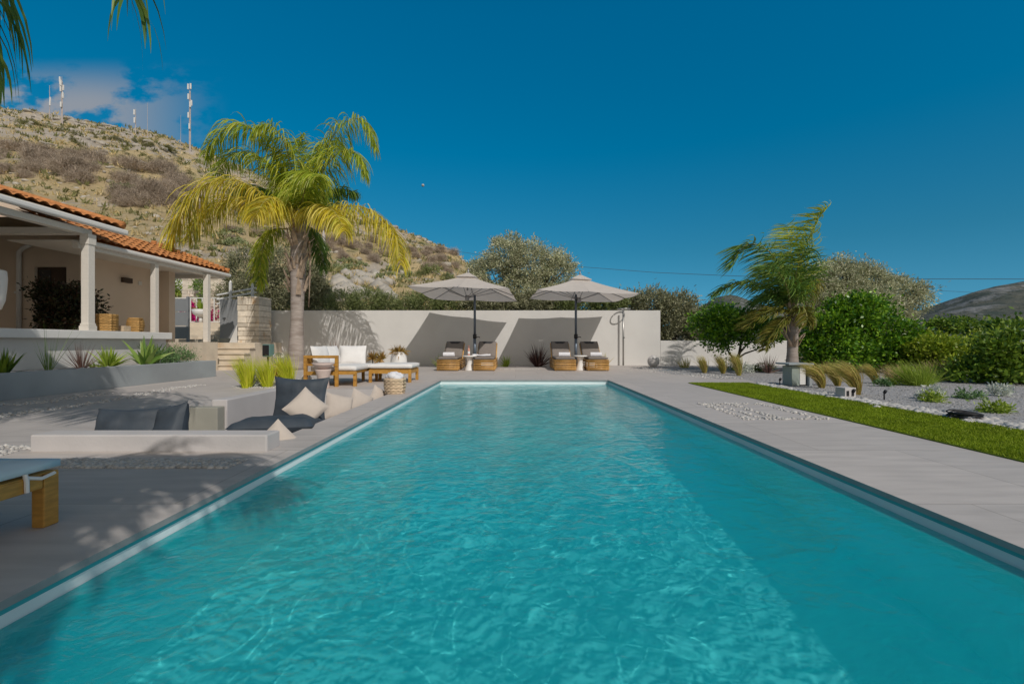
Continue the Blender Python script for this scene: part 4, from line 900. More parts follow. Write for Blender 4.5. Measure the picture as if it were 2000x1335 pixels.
# --- the tall palm by the lounge
Yp = 14.3; base = at(578, 722, Yp)
palm = thing('palm_tree', 'tall yellow green feathery palm standing by the sofa', 'palm tree', (base.x, Yp, 0))
palm_trunk(palm, 4.68, .215, 2.3, .262, 4, (.10,0))
G, YE, DK = 'palmgreen', 'palmyellow', 'palmdark'
for i, (pts, m, L, g) in enumerate([
 ([(575,428,0),(558,350,-.1),(524,272,-.2),(475,238,-.3),(428,255,-.4),(404,305,-.5)], G, .95, .5),
 ([(588,425,0),(612,345,.1),(648,265,.2),(688,226,.2),(720,240,.2),(731,285,.2)], G, .90, .45),
 ([(560,428,0),(515,376,-.3),(455,346,-.5),(395,360,-.7),(352,412,-.8),(332,480,-.9)], YE, 1.0, .6),
 ([(603,430,0),(650,404,-.3),(705,400,-.5),(752,425,-.6),(778,472,-.7),(782,515,-.8)], YE, .95, .6),
 ([(562,447,0),(532,446,.2),(513,480,.3),(507,530,.3),(508,560,.3)], G, .55, .5),
 ([(595,424,0),(630,385,.6),(668,366,1.0),(698,378,1.3)], DK, .7, .5),
 ([(580,424,0),(572,340,-.4),(556,275,-.7),(528,240,-1.0),(502,248,-1.2)], G, .9, .5),
 ([(584,424,0),(600,335,.4),(628,280,.8),(660,272,1.2),(680,300,1.4)], G, .8, .5),
 ([(575,424,0),(545,385,.8),(508,362,1.4),(470,380,1.9)], DK, .8, .5),
 ([(588,435,0),(612,455,.8),(628,495,1.2),(632,525,1.3)], DK, .5, .5),
 ([(585,430,0),(594,370,-.8),(606,335,-1.4),(622,345,-1.9)], G, .8, .55),
 ([(570,430,0),(548,388,-.7),(520,385,-1.4),(500,420,-1.9)], YE, .8, .6),
 ([(578,424,0),(580,350,.3),(584,290,.5),(592,262,.6)], G, .7, .35),
 ([(578,424,0),(548,340,.2),(500,298,.4),(450,298,.5),(424,340,.6)], G, .8, .5),
 ([(590,424,0),(630,330,-.2),(670,288,-.4),(702,300,-.5),(714,338,-.5)], G, .8, .5),
 ([(562,430,0),(510,398,.2),(450,384,.3),(400,415,.3),(368,465,.3)], YE, .85, .6),
 ([(592,430,0),(625,400,-.8),(655,410,-1.4),(672,450,-1.8)], YE, .75, .6)]):
    frond(palm, [at(p[0],p[1],Yp+p[2]) for p in pts], L, M[m], (-.06,0,0), g, 108, .0160, 40+i)
MB().tube([Vector(at(604,470,Yp-.25))-Vector(palm.location), Vector(at(606,520,Yp-.3))-Vector(palm.location), Vector(at(603,600,Yp-.26))-Vector(palm.location)], [.03,.025,.012], 6).build('hanging_stalk', M['boot'], palm, True)
# --- the wind blown palm on the right
Yq = 12.5; base = at(1547, 728, Yq)
palm2 = thing('palm_tree', 'smaller wind blown palm with fronds streaming to the left', 'palm tree', (base.x, Yq, 0))
palm_trunk(palm2, 1.95, .150, .65, .150, 8, (.03,0)); BR = 'palmbrown'
for i, (pts, m, L, g, wd) in enumerate([
 ([(1550,602,0),(1557,535,0),(1575,475,.1),(1597,428,.1),(1613,407,.1)], G, .9, .12, .55),
 ([(1546,602,0),(1532,532,-.2),(1505,490,-.3),(1470,472,-.4),(1442,488,-.5),(1430,520,-.5)], DK, .75, .3, .4),
 ([(1543,606,0),(1512,566,0),(1467,548,.1),(1424,555,.2),(1392,576,.2)], DK, .55, .35, .3),
 ([(1548,602,0),(1545,525,.5),(1545,475,.9),(1535,440,1.2)], G, .85, .2, .5),
 ([(1545,613,0),(1520,600,-.4),(1488,612,-.6),(1455,640,-.7)], BR, .5, .22, .45),
 ([(1545,616,0),(1528,625,-.4),(1508,650,-.6),(1495,682,-.7)], BR, .38, .3, .4),
 ([(1552,602,0),(1565,560,.4),(1578,545,.8),(1590,560,1.0)], BR, .6, .45, .4),
 ([(1552,610,0),(1566,596,-.3),(1576,612,-.5),(1576,635,-.6)], BR, .35, .4, .3),
 ([(1547,604,0),(1537,555,-.5),(1518,525,-.9),(1495,520,-1.2)], DK, .75, .3, .45),
 ([(1549,602,0),(1552,550,-.4),(1560,510,-.7),(1572,485,-.9)], DK, .8, .2, .5),
 ([(1545,606,0),(1525,580,.6),(1500,575,1.0),(1470,590,1.3)], DK, .65, .4, .35)]):
    frond(palm2, [at(p[0],p[1],Yq+p[2]) for p in pts], L, M[m], (-wd,0,.02), g, 60, .0145, 80+i)
# --- two palms beside the photographer: one whose frond tips enter the frame, one whose shade falls on the deck
def off_palm(loc, cz, lab, nf, reach, seed, extra=()):      # fronds in view skipped; unseen near crown shaped so its shade misses the pool
    t = thing('palm_tree', lab, 'palm tree', (*loc, 0)); palm_trunk(t, cz-.1, .18, cz*.55, .25, seed); r = random.Random(seed)
    for i in range(nf):
        a = 2*PI*i/nf+r.uniform(-.2,.2); e = r.uniform(.25,1.1); R = reach*r.uniform(.8,1.05); ca, sa = math.cos(a), math.sin(a)
        pts = [(loc[0],loc[1],cz),(loc[0]+ca*R*.35,loc[1]+sa*R*.35,cz+.75*e),(loc[0]+ca*R*.75,loc[1]+sa*R*.75,cz+.55*e-.1),(loc[0]+ca*R,loc[1]+sa*R,cz-.7+.5*e)]
        cv = smooth_curve(pts, 40)
        if any(q[1] > .4 and CX+FOC*q[0]/q[1] > -70 and CY-FOC*(q[2]-1.05-CAM_H)/q[1] > -30 for q in cv): continue
        if loc[1] < 0 and any((q[0]-.55*q[2] > -1.55 and q[1]+q[2] > .3) or q[1]+q[2] > 3.4 for q in cv): continue
        frond(t, pts, .75, M[G if i % 3 else YE], (-.1,0,0), .5, 64, .019, seed*10+i)
    for j, (pts, n_) in enumerate(extra): frond(t, pts, .70, M[DK], (-.03,0,0), .8, n_, .011, seed*31+j)
    return t
off_palm((-4.75,2.3), 4.35, 'palm at the left edge whose dark frond tips hang into the top left corner', 19, 2.6, 3,
 [([(-4.75,2.3,4.4),(-4.4,2.5,4.9),(-3.85,2.8,4.55),(-3.5,2.93,3.6),(-3.42,2.95,2.75)], 55), ([(-4.75,2.3,4.4),(-4.1,2.6,5.1),(-3.3,2.98,4.85),(-2.80,2.92,4.1),(-2.58,2.9,3.55),(-2.46,2.9,3.05)], 34)])
off_palm((-6.4,3.4), 4.5, 'palm beyond the left edge that shades the grey planter', 16, 2.3, 9)
off_palm((-.30,-1.60), 3.75, 'palm behind the pool end that shades the near left paving', 44, 1.6, 6)
# ------------------------------------------------------------------ leafy crowns
def leaves(name, Cn, D, l, w, m, parent, seed=0):
    r = np.random.default_rng(seed); N = len(Cn); d = unit(D+r.normal(0,.75,(N,3))); s = unit(np.cross(d, r.normal(0,1,(N,3))+np.array([0,0,.6])))
    ll = (l*r.uniform(.7,1.3,N))[:,None]; ww = (w*r.uniform(.75,1.25,N))[:,None]; nn = np.cross(d, s)*ll*.08
    V = np.stack([Cn, Cn+d*ll*.5+s*ww*.5+nn, Cn+d*ll, Cn+d*ll*.5-s*ww*.5+nn], 1)
    return npmesh(name, V, 4, m, parent)
def cloud(lobes, n, clump, seed, per=26, shell=.55):
    """leaf points in clumps spread through ellipsoid lobes (cx,cy,cz,rx,ry,rz)"""
    r = np.random.default_rng(seed); A = np.array(lobes, float); wt = A[:,3]*A[:,4]*A[:,5]; wt = wt**.75; wt /= wt.sum(); nc = max(3, n//per)
    li = r.choice(len(A), nc, p=wt); u = unit(r.normal(0,1,(nc,3))); rad = r.uniform(shell**3,1.08,nc)**(1/3)
    cc = A[li,:3]+u*rad[:,None]*A[li,3:6]
    ci = r.integers(0,nc,n); cs = clump*r.uniform(.5,1.4,nc)
    P = cc[ci]+r.normal(0,1,(n,3))*cs[ci][:,None]*np.array([1,1,.75]); out = unit(P-A[li[ci],:3])
    return P, out*.8+np.array([0,0,.25])
def tree(name, label, cat, Y, lobes, n, leafsize, m, clump=.16, seed=1, group=None, depth=.85, base=None, trunk=True, br=.05, zb=0.0, bark='bark', per=26, low=None):
    W = []
    for px, py, rx, ry in lobes:
        c = at(px, py, Y); k = Y/FOC; dy = (random.Random(seed*7+int(px)).uniform(-.5,.5))*rx*k*depth
        W.append((c.x, Y+dy, c.z, rx*k, rx*k*depth, ry*k))
    bx = base if base is not None else sum(q[0] for q in W)/len(W)
    t = thing(name, label, cat, (bx, Y, zb), 0, group); L = np.array([bx, Y, zb])
    P, D = cloud(W, n, clump, seed, per)
    if low is not None: k = P[:,2] > low; P, D = P[k], D[k]
    leaves('crown', P-L, D, leafsize[0], leafsize[1], M[m], t, seed)
    if trunk:
        mb = MB(); r = random.Random(seed); zt = max(.3, min(q[2]-q[5] for q in W)-zb); fork = Vector((r.uniform(-.1,.1), 0, max(.25, zt*.8)))
        mb.tube([(0,0,-.05),(fork.x*.4,.02,fork.z*.5),fork], [br*1.5,br*1.15,br], 9)
        for q in W:
            e = Vector((q[0]-bx, q[1]-Y, q[2]-zb)); mid = fork.lerp(e,.5)+Vector((r.uniform(-.15,.15), r.uniform(-.15,.15), r.uniform(-.05,.15)))
            mb.tube([fork, mid, e], [br*.7,br*.5,br*.2], 7)
            for _ in range(3):
                e2 = e+Vector((r.uniform(-1,1)*q[3], r.uniform(-1,1)*q[4], r.uniform(-.3,1)*q[5]))*.75; mb.tube([mid, mid.lerp(e2,.6), e2], [br*.35,br*.22,br*.08], 5)
        mb.build('trunk', M[bark], t, True)
    return t
OL = (.15,.042); CI = (.105,.056)
tree('olive_tree', 'tall silvery olive tree rising between the two umbrellas', 'tree', 20.5, [(955,545,42,45),(990,505,40,36),(1035,520,48,42),(1085,535,40,40),(1020,580,72,40),(965,590,40,30),(1080,588,42,30),(972,488,15,22),(1003,476,15,22),(1042,486,15,24),(1088,506,15,22),(934,520,15,20),(1108,520,13,18)], 46000, (.13,.036), 'olivel', .13, 11, br=.10)
tree('olive_tree', 'dark olive tree behind the stone gate pillar', 'tree', 21, [(478,530,38,42),(520,560,42,44),(545,515,32,36),(468,580,30,30),(530,595,44,28)], 17000, OL, 'olive', .15, 12, br=.09)
tree('olive_tree', 'dense grey green olive just right of the tall palm trunk', 'tree', 20, [(602,560,34,45),(625,585,26,28)], 9000, OL, 'olive', .14, 13, br=.06)
GR = 'shrubs peeping over the white wall'
tree('olive_shrub', 'pale silver green shrub over the wall right of the tall palm', 'shrub', 18.6, [(675,592,32,22),(712,588,36,24),(752,593,30,20)], 9000, (.11,.028), 'oliveg', .12, 14, GR, trunk=False)
tree('olive_shrub', 'low green shrub over the wall under the left umbrella edge', 'shrub', 18.4, [(795,595,26,14),(835,592,34,18),(880,592,26,20)], 8000, (.11,.028), 'oliveg', .12, 15, GR, trunk=False)
tree('citrus_shrub', 'bright green sprig of citrus under the left umbrella', 'shrub', 18.8, [(862,580,20,14)], 700, CI, 'citrus2', .12, 16, GR, trunk=False)
tree('olive_shrub', 'dark olive shrub over the wall between the umbrella poles', 'shrub', 18.5, [(935,595,28,18),(985,590,34,22),(1045,592,38,20)], 9000, OL, 'olive', .13, 17, GR, trunk=False)
tree('olive_shrub', 'yellow green hedge shrub over the wall under the right umbrella', 'shrub', 18.6, [(1095,595,30,18),(1140,592,34,20),(1190,594,34,18)], 8500, OL, 'oliveg', .13, 18, GR, trunk=False)
tree('olive_tree', 'grey green olive spilling over the step down in the wall', 'tree', 18.7, [(1232,592,34,22),(1275,600,42,34),(1318,608,40,34),(1300,640,44,26),(1350,625,34,30),(1365,655,30,22)], 20000, OL, 'olive', .15, 19, br=.07)
tree('olive_tree', 'round topped dusty olive tree behind the right hand palm', 'tree', 18, [(1600,560,44,40),(1645,545,50,38),(1700,560,46,42),(1755,575,42,34),(1790,585,26,24),(1660,600,70,44),(1740,620,46,34),(1580,600,34,40),(1608,530,16,18),(1645,516,17,18),(1684,526,16,18),(1757,553,16,16),(1795,570,15,18)], 46000, (.125,.036), 'olivel', .13, 20, br=.10)
t = tree('citrus_tree', 'small dark citrus tree with forked bare trunk before the low wall', 'tree', 14, [(1385,632,32,28),(1405,618,30,22),(1425,645,40,28),(1478,648,38,26),(1455,628,30,22),(1400,662,24,20)], 9000, CI, 'citrus', .12, 21, base=at(1440,0,14).x, trunk=False)
mb = MB()
def rel(px, py, dy=0): return Vector(at(px, py, 14+dy))-Vector(t.location)
for pts, rr in (([(1440,724),(1437,706),(1444,690),(1447,670),(1450,640)],.06),([(1437,706),(1425,690),(1412,668),(1400,640)],.035),([(1440,700),(1455,690),(1478,682),(1494,672),(1503,655)],.03),([(1444,690),(1456,676),(1470,664),(1478,645)],.03)):
    mb.tube([rel(a, b_, .1*i) for i, (a, b_) in enumerate(pts)], list(np.linspace(rr, rr*.45, len(pts))), 8)
mb.build('trunk', M['bark'], t, True)
CB = 'citrus bushes along the gravel garden'
tree('citrus_bush', 'big round dark green citrus bush right of the wind blown palm', 'bush', 13, [(1618,655,42,42),(1670,622,42,40),(1720,655,44,44),(1660,692,62,38),(1738,695,42,36),(1684,604,26,22),(1608,704,36,30),(1772,676,26,28),(1640,628,24,22),(1588,626,18,16),(1642,598,15,13),(1716,612,20,18),(1762,648,18,16),(1702,588,13,11),(1580,680,18,18)], 30000, CI, 'citrus', .15, 22, CB, br=.07, low=.08, per=75)
tree('citrus_bush', 'low yellow green citrus bush between the big bush and the edge', 'bush', 12.5, [(1812,688,42,28),(1862,698,44,28),(1800,722,40,22),(1850,735,44,24),(1900,700,36,26)], 13000, (.10,.055), 'citrus2', .13, 23, CB, br=.05, low=.06, per=70)
tree('citrus_bush', 'dark tall citrus bush filling the right edge', 'bush', 9.6, [(1938,700,40,36),(1992,674,46,36),(1960,738,56,34),(2030,720,60,56),(1900,738,34,26),(2080,665,56,50)], 18000, (.10,.056), 'hedge', .125, 24, CB, br=.05, low=.05, per=75)
tree('citrus_bush', 'mid green hedge bush behind the low yellow green one', 'bush', 17, [(1800,668,34,18),(1850,680,40,14),(1905,676,40,16),(1960,664,44,20)], 8000, CI, 'citrus2', .15, 25, CB, br=.05)
tree('hedge_bush', 'shaded green hedge bush between the small citrus tree and the palm trunk', 'bush', 17.9, [(1500,640,40,22),(1540,650,34,26)], 2600, CI, 'hedge', .14, 26, br=.05)
for i, (px, py, rx, ry, Y, lab) in enumerate([(1840,636,26,9,120,'dark far orchard tree left of the farmhouse'),(1888,634,22,10,130,'dark far orchard tree just behind the farmhouse'),(1925,643,30,8,110,'far orchard tree right of the farmhouse'),(1975,640,34,9,100,'far orchard tree near the right edge')]):
    tree('orchard_tree', lab, 'tree', Y, [(px,py,rx,ry),(px+rx*.7,py+2,rx*.6,ry*.8)], 1400, (.9,.5), 'hedge', .8, 60+i, 'orchard trees in the distance', br=.2)
# backdrop greenery right at the feet of the house and beyond the gate
tree('climbing_shrub', 'green shrub above the narrow grey gate leaf', 'shrub', 21.5, [(342,558,14,20),(336,570,10,12)], 900, (.13,.05), 'fern', .12, 31, trunk=False, zb=1.7)
tree('climbing_shrub', 'small green climber on the wall right of the white house', 'shrub', 20.8, [(392,552,8,16),(392,575,7,10)], 500, (.12,.05), 'broad', .09, 32, trunk=False, zb=1.7)
tree('bougainvillea', 'magenta bougainvillea behind the white picket railing', 'shrub', 20.7, [(372,608,16,16),(398,618,16,14),(415,612,9,10)], 1500, (.11,.08), 'pink', .12, 33, trunk=False, zb=1.7)
# --- dark bushy plant on the veranda
tree('potted_shrub', 'dark bushy plant in front of the veranda door', 'shrub', 10.5, [(110,590,40,34),(145,590,42,40),(120,625,46,26),(165,620,32,30),(90,570,22,20),(180,600,18,22)], 6500, (.085,.042), 'darkleaf', .09, 34, zb=.86, br=.02)
# ------------------------------------------------------------------ grasses and rosettes
def tuft(name, label, cat, loc, n, h, spread, w, m, bend=(0,0), grav=.5, seed=1, group=None, tall=.0, base_r=.05, K=6):
    r = np.random.default_rng(seed); t = thing(name, label, cat, loc, 0, group)
    a = r.uniform(0,2*PI,n); e = np.abs(r.normal(0,spread,n)); d = np.stack([np.cos(a)*np.sin(e), np.sin(a)*np.sin(e), np.cos(e)],1)
    P = np.zeros((n,K,3)); rb = base_r*np.sqrt(r.uniform(0,1,n)); P[:,0] = np.stack([np.cos(a)*rb, np.sin(a)*rb, np.zeros(n)],1)
    ln = h*r.uniform(.6,1.1,n); ln[r.uniform(0,1,n) < tall] *= 1.6; b_ = np.array([bend[0], bend[1], 0.])
    for k in range(1,K):
        d = unit(d+(b_+np.array([0,0,-grav*.3]))*(k/K)*r.uniform(.6,1.4,n)[:,None]); P[:,k] = P[:,k-1]+d*(ln/(K-1))[:,None]
    Wd = w*np.interp(np.linspace(0,1,K), [0,.3,1], [.8,1,.05])[None]*r.uniform(.7,1.3,(n,1)); sd = unit(np.cross(d, r.normal(0,1,(n,3))))
    strips('blades', P, Wd, sd, M[m], t); return t
FG = 'feather grass clumps beside the lounge'
for px, py, h, lab, sd in ((482,757,.62,'leftmost bright feather grass clump behind the sunken lounge',1),(522,756,.58,'narrow middle feather grass clump behind the sunken lounge',2),(562,754,.66,'fullest feather grass clump next to the white globe',3)):
    p = gnd(px, py); tuft('feather_grass', lab, 'grass', (p.x,p.y,0), 420, h, .20, .0045, 'feather', (-.16,0), .35, sd, FG, base_r=.08)
WG = 'wind bent feather grass clumps in the gravel garden'
for px, py, h, lab, sd, b_ in ((1605,757,.62,'bent tawny grass clump right beside the white console',4,-.75),(1636,753,.58,'second bent tawny grass clump from the console',5,-.7),(1674,770,.68,'large bent green gold grass clump by the white light block',6,-.6),(1710,748,.5,'smaller bent grass clump against the big citrus bush',7,-.6),
     (1376,728,.5,'slim upright grass clump before the low wall, leftmost',8,-.2),(1412,729,.55,'slim grass clump left of the small citrus trunk',9,-.25),(1443,733,.6,'tall straw grass clump in front of the citrus trunk',10,-.15)):
    p = gnd(px, py); tuft('feather_grass', lab, 'grass', (p.x,p.y,0), 420, h, .16, .0045, 'feather2', (b_,.1), .4, sd, WG, base_r=.05)
p = gnd(1790, 752); tuft('airy_grass', 'wide airy green grass clump under the citrus bushes', 'grass', (p.x,p.y,0), 520, .55, .5, .005, 'fern', (-.25,0), .5, 11, base_r=.2)
p = gnd(1840, 742); tuft('airy_grass', 'dry pinkish grass clump under the citrus bushes', 'grass', (p.x,p.y,0), 420, .5, .5, .005, 'drygrass', (-.25,0), .5, 12, base_r=.25)
p = gnd(1755, 742); tuft('airy_grass', 'dry brown grass at the foot of the big citrus bush', 'grass', (p.x,p.y,0), 300, .4, .5, .005, 'drygrass', (-.25,0), .5, 13, base_r=.2)
p = gnd(1337, 718); tuft('thin_grass', 'thin pale grass tuft at the low wall foot by the stone ball', 'grass', (p.x,p.y,0), 120, .4, .35, .005, 'feather2', (-.1,0), .4, 14, base_r=.15)
# spiky plants
tuft('flax_plant', 'dark purple spiky flax between the two lounger pairs', 'plant', (.78,15.9,0), 130, .80, .75, .016, 'flax', (0,0), .55, 21, base_r=.10)
tuft('flax_plant', 'bronze spiky flax behind the sofa cushions', 'plant', (-6.0,15.2,0), 60, 1.05, .75, .018, 'flaxred', (0,0), .35, 22, base_r=.10)
SP = 'small yucca tufts along the wall'
tuft('yucca_tuft', 'small yellow green yucca left of the dark flax', 'plant', (-.32,15.9,0), 60, .42, .5, .014, 'fern', (0,0), .4, 23, SP)
tuft('yucca_tuft', 'small yucca at the left side of the leftmost lounger', 'plant', (-2.6,15.6,0), 40, .50, .5, .013, 'fern', (0,0), .4, 24, SP)
tuft('yucca_tuft', 'small pale yucca behind the rightmost lounger', 'plant', (2.98,15.4,0), 40, .55, .5, .013, 'feather2', (0,0), .3, 25, SP)
# raised planter plants
zs = .345
def pl_at(px, x=-8.05): return ((x), x*FOC/(px-CX), zs)
tuft('agave_plant', 'dark green agave rosette at the left end of the grey planter', 'plant', pl_at(6), 46, .40, .75, .026, 'hedge', (0,0), .3, 31)
tuft('rush_grass', 'sparse tall rush with thin upright stems in the planter', 'grass', pl_at(95), 40, .52, .28, .0045, 'broad', (0,0), .2, 32, tall=.25)
tuft('twiggy_shrub', 'leafless reddish twiggy shrub in the planter', 'shrub', pl_at(160), 90, .55, .5, .005, 'flaxred', (.05,0), .05, 33)
tuft('fern_plant', 'yellow green fern like cycad in the planter', 'plant', pl_at(213), 90, .46, .70, .020, 'fern', (0,0), .6, 34)
tuft('broadleaf_plant', 'broad leaved bird of paradise plant in the planter', 'plant', pl_at(283), 26, .62, .5, .055, 'broad', (0,0), .5, 35)
tuft('croton_shrub', 'dark low plant tucked behind the broad leaved plant', 'plant', pl_at(300,-8.6), 60, .55, .5, .035, 'hedge', (0,0), .5, 36)
tree('juniper_shrub', 'spreading blue green juniper at the right end of the planter', 'shrub', 10.6, [(318,697,22,12),(340,694,26,13),(360,698,16,10)], 3200, (.06,.014), 'juniper', .07, 37, trunk=False, zb=zs)
tuft('grass_tuft', 'small sparse tuft between the twiggy shrub and the cycad', 'grass', pl_at(186), 30, .22, .8, .008, 'fern', (0,0), .4, 38)
# potted plants behind the ottoman
pot = thing('white_pot', 'bulbous white pot with a trailing plant behind the ottoman', 'pot', (-3.08,12.0,0))
MB().lathe([(.13,0),(.20,.08),(.225,.25),(.20,.48),(.15,.60),(.135,.60),(.12,.55)], 26, cap=False).build('pot', M['white'], pot, True)
k = tuft('trailing_plant', 'bronze green trailing plant spilling from the white pot', 'plant', (-3.08,12.0,.56), 150, .26, 1.1, .016, 'succ', (0,0), 1.2, 41, base_r=.1)
AL = 'bronze aloes behind the ottoman'
for px, lab, sd in ((728,'bronze aloe on a short stem, left of a pair behind the ottoman',42),(745,'bronze aloe on a short stem, right of a pair behind the ottoman',43)):
    p = at(px, 700, 11.6); k = tuft('aloe_plant', lab, 'plant', (p.x,p.y,.42), 70, .24, 1.0, .018, 'succ', (0,0), .9, sd, AL, base_r=.03)
    MB().tube([(0,0,-.42),(0,0,.02)], [.02,.014], 7).build('stem', M['bark'], k, True)
p = at(500, 742, 8.9); tree('silver_shrub', 'silvery low shrub between the first two feather grass clumps', 'shrub', 8.9, [(500,735,11,14),(504,745,12,9)], 900, (.05,.018), 'silver', .04, 44, trunk=False)
tree('croton_plant', 'orange leaved plant between the middle and fullest feather grass', 'plant', 9.2, [(548,722,10,14)], 380, (.07,.022), 'orange', .04, 45, trunk=False)
tuft('low_plant', 'small green plant under the sofa arm rail', 'plant', (-4.0,8.5,0), 40, .16, .9, .014, 'broad', (0,0), .5, 46)
# low cushions of green in the gravel
LP = 'low cushions of green in the gravel'
for i, (px, py, n, w, h, m, lab) in enumerate([(1487,725,900,18,9,'hedge','dark green low mound before the low wall, right of the citrus trunk'),(1725,754,340,9,5,'juniper','small green cushion beside the smallest bent grass'),(1752,751,300,10,5,'fern','small green cushion under the airy grass'),(1812,778,700,15,10,'silver','pale flowered plant in the middle of the gravel'),
     (1822,784,400,13,7,'fern','green leafy cushion at the foot of the pale flowered plant'),(1892,777,380,16,5,'juniper','flat green cushion near the citrus hedge'),(1950,772,420,12,9,'silver','pale silvery plant near the right edge'),(1950,805,500,15,8,'fern','green cushion in gravel near the right edge, lowest of all'),(1457,728,400,13,9,'silver','grey tufted plant beside the straw grass'),(1425,722,500,10,14,'broad','bushy green plant between two slim grass clumps')]):
    p = gnd(px, py); tree('cushion_plant', lab, 'plant', p.y, [(px,py-h*.8,w,h)], n, (.06,.02), m, .045, 90+i, LP, trunk=False)
tuft('twiggy_shrub', 'bare dark twiggy shrub in front of the low wall beside the palm', 'shrub', gnd(1500,728), 130, .55, .6, .005, 'flaxred', (0,0), .05, 51)
ag = at(392, 604, 19.5); k = tuft('agave_plant', 'yellow green agave in a white bowl above the stairs', 'plant', (ag.x,ag.y,ag.z), 50, .42, .7, .03, 'fern', (0,0), .5, 52)
MB().lathe([(.12,-.32),(.28,-.2),(.33,-.02),(.30,0)], 20).build('bowl_pot', M['white'], k, True)
MB().tube([(0,0,-.32),(0,0,1.705-ag.z)], .07, 10).build('pot_stand', M['white'], k, True)
# ------------------------------------------------------------------ hillside shrubs
def hill_proto(name, n, m, kind, seed):
    r = np.random.default_rng(seed); t = thing(name, 'x', 'shrub', (0,0,0))
    if kind == 'twig':
        K = 5; lob = np.array([(r.uniform(-.5,.5), r.uniform(-.5,.5), r.uniform(.1,.75)) for _ in range(7)]); li = r.integers(0,7,n); P = np.zeros((n,K,3))
        P[:,0] = lob[li]*np.array([1,1,.8])+r.normal(0,1,(n,3))*np.array([.20,.20,.20]); P[:,0,2] = np.abs(P[:,0,2]); d = unit(P[:,0]*np.array([.9,.9,.2])+r.normal(0,.35,(n,3))+np.array([0,0,.55]))
        for k in range(1,K): d = unit(d+r.normal(0,.30,(n,3))); P[:,k] = P[:,k-1]+d*r.uniform(.04,.11,n)[:,None]
        strips('twigs', P, .0075*np.array([1,.9,.7,.5,.2])[None]*r.uniform(.7,1.5,(n,1)), unit(np.cross(d, r.normal(0,1,(n,3)))), M[m], t)
    else:
        lob = [(r.uniform(-.45,.45), r.uniform(-.45,.45), r.uniform(.15,.5), r.uniform(.35,.6), r.uniform(.35,.6), r.uniform(.3,.5)) for _ in range(5)]
        P, D = cloud(lob, n, .11, seed, 14); k = P[:,2] > 0; l = (.13,.06) if kind == 'leaf' else (.20,.14)
        leaves('foliage', P[k], D[k], l[0], l[1], M[m], t, seed)
    return t
protos = {'bare': [hill_proto('bare_shrub', 2200, 'twig', 'twig', s) for s in (1,2,3)], 'green': [hill_proto('hill_shrub', 900, 'shrub', 'leaf', s) for s in (4,5,6)],
          'cactus': [hill_proto('prickly_pear', 420, 'cactus', 'pad', s) for s in (7,8)], 'olive': [hill_proto('hill_shrub', 1100, 'oliveg', 'leaf', s) for s in (9,10)]}
used = set()
def scatter(kind, items, label, group, cat='shrub'):
    r = random.Random(len(items)*3+len(label))
    for px, py, rp in items:
        p = hill_at(px, py); s = rp/FOC*p.y; pr = protos[kind][r.randrange(len(protos[kind]))]; rz = r.uniform(0,6.28); sc = (s, s, s*r.uniform(.85,1.15)); loc = (p.x,p.y,p.z-.15*s)
        if pr.name not in used: used.add(pr.name); o = pr; o.location = loc; o.rotation_euler = (0,0,rz); o.scale = sc
        else: o = dup(pr, loc, rz, scale=sc)
        tag(o, label, cat, group)
rr = random.Random(77)
def band(n, x0, x1, f0, f1, r0, r1): 
    out = []
    for _ in range(n): x = rr.uniform(x0,x1); out.append((x, rr.uniform(f0(x), f1(x)), rr.uniform(r0,r1)))
    return out
rg = lambda x: interp(x, RIDGE)
scatter('bare', band(40, -40, 190, lambda x: 285+.16*max(0,x), lambda x: 345+.10*max(0,x), 18, 32), 'leafless grey brown shrub in the upper left thicket', 'bare shrubs of the upper left thicket')
scatter('bare', band(30, 225, 355, lambda x: 325+.1*(x-225), lambda x: 405, 18, 32), 'leafless grey brown shrub left of the tall palm crown', 'bare shrubs left of the palm crown')
scatter('bare', band(46, 600, 900, lambda x: 435+.22*(x-600), lambda x: 500+.13*(x-600), 10, 20), 'leafless brown shrub on the slope right of the palm', 'bare shrubs right of the palm')
scatter('bare', band(16, 360, 600, lambda x: 400, lambda x: 470, 12, 24), 'leafless brown shrub on the slope behind the palm', 'bare shrubs behind the palm')
scatter('green', band(26, 40, 400, lambda x: rg(x)+2, lambda x: rg(x)+12, 6, 13), 'olive green bush along the rocky ridge', 'green bushes on the ridge')
scatter('green', band(14, 120, 400, lambda x: rg(x)+15, lambda x: rg(x)+60, 6, 12), 'scattered green bush just below the ridge', 'green bushes below the ridge')
scatter('olive', [(20,338,17),(5,333,14),(236,382,24),(258,378,18),(650,440,12),(845,535,26),(870,545,20),(820,540,16),(760,540,14)], 'rounded green bush standing out on the grassy slope', 'green bushes on the slope')
scatter('green', band(44, 60, 560, lambda x: rg(x)+25, lambda x: rg(x)+130, 4, 9), 'small dark bush dotted over the open slope', 'small bushes on the open slope')
scatter('olive', band(16, 560, 900, lambda x: rg(x)+3, lambda x: rg(x)+14, 5, 10), 'green bush on the right hand skyline of the hill', 'bushes on the right skyline')
scatter('cactus', band(15, 415, 480, lambda x: 450, lambda x: 500, 9, 15), 'prickly pear clump above the villa roof end', 'prickly pears above the roof', 'cactus')
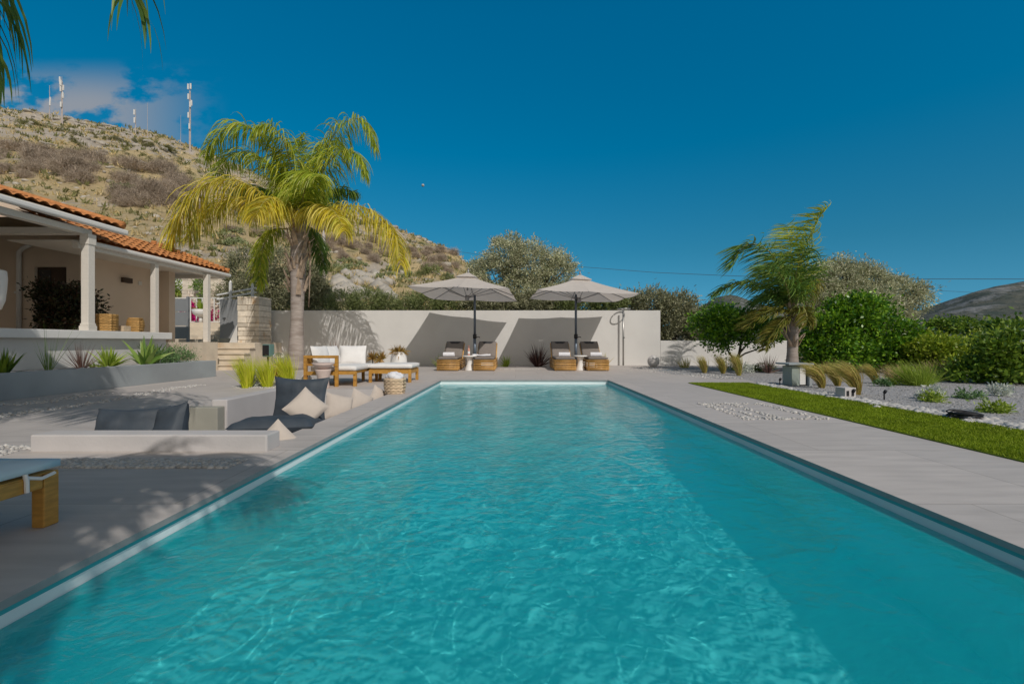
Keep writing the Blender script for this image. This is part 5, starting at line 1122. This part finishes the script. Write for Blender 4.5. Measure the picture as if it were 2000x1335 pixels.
scatter('cactus', band(26, 645, 800, lambda x: 505+.2*(x-645), lambda x: 530+.17*(x-645), 8, 14), 'yellow green prickly pear clump on the slope above the wall', 'prickly pears above the wall', 'cactus')
scatter('cactus', [(733,575,12),(752,572,11),(745,582,12),(718,578,9)], 'pale grey agave clump just above the wall', 'pale agaves above the wall', 'agave')
# small scrub and rocks over the slope: nobody could count them
pts = []
while len(pts) < 5200:
    px = rr.uniform(-80,930); u = (px-CX)/FOC; y = 19.5+140*rr.random()**1.25; pts.append((u*y, y, hill_z(u*y, y)))
Q = np.array(pts); n = len(Q); nb = 7; B_ = np.repeat(Q, nb, 0); N = len(B_); s = np.repeat(nrg.uniform(.5,1.25,n)*(.35+Q[:,1]*.006), nb)
d = unit(np.stack([nrg.normal(0,.5,N), nrg.normal(0,.5,N), np.ones(N)],1)); B_ = B_+np.stack([nrg.normal(0,.3,N)*s, nrg.normal(0,.3,N)*s, np.zeros(N)],1)
P = np.stack([B_, B_+d*(s*.4)[:,None], B_+d*(s*.75)[:,None]+nrg.normal(0,.06,(N,3))],1); Wd = (s*.085)[:,None]*np.array([1,.8,.1])[None]
half = N//2
struct(strips('dry_grass_tufts', P[:half], Wd[:half], unit(np.cross(d, nrg.normal(0,1,(N,3))))[:half], M['drygrass']), 'stuff')
struct(strips('low_scrub', P[half:], Wd[half:]*1.6, unit(np.cross(d, nrg.normal(0,1,(N,3))))[half:], M['shrub']), 'stuff')
pts = []
while len(pts) < 1500:
    px = rr.uniform(-60,930); u = (px-CX)/FOC; y = 22+138*rr.random()**.8; x = u*y
    if mnoise.noise(Vector((x*.07, y*.07, 2)))+.35*(y/165) > .12: pts.append((x, y, hill_z(x, y)-.05))
near = np.array([p for p in pts if p[1] < 70]); far_ = np.array([p for p in pts if p[1] >= 70])
stones('hill_rocks', near, .08, .36, M['rock'], .7); stones('ridge_rocks', far_, .3, 1.1, M['rock'], .55)
pts = [tuple(hill_at(rr.uniform(660,770), rr.uniform(535,585))) for _ in range(70)]; stones('rock_outcrop', np.array(pts), .25, .75, M['rock'], .8)
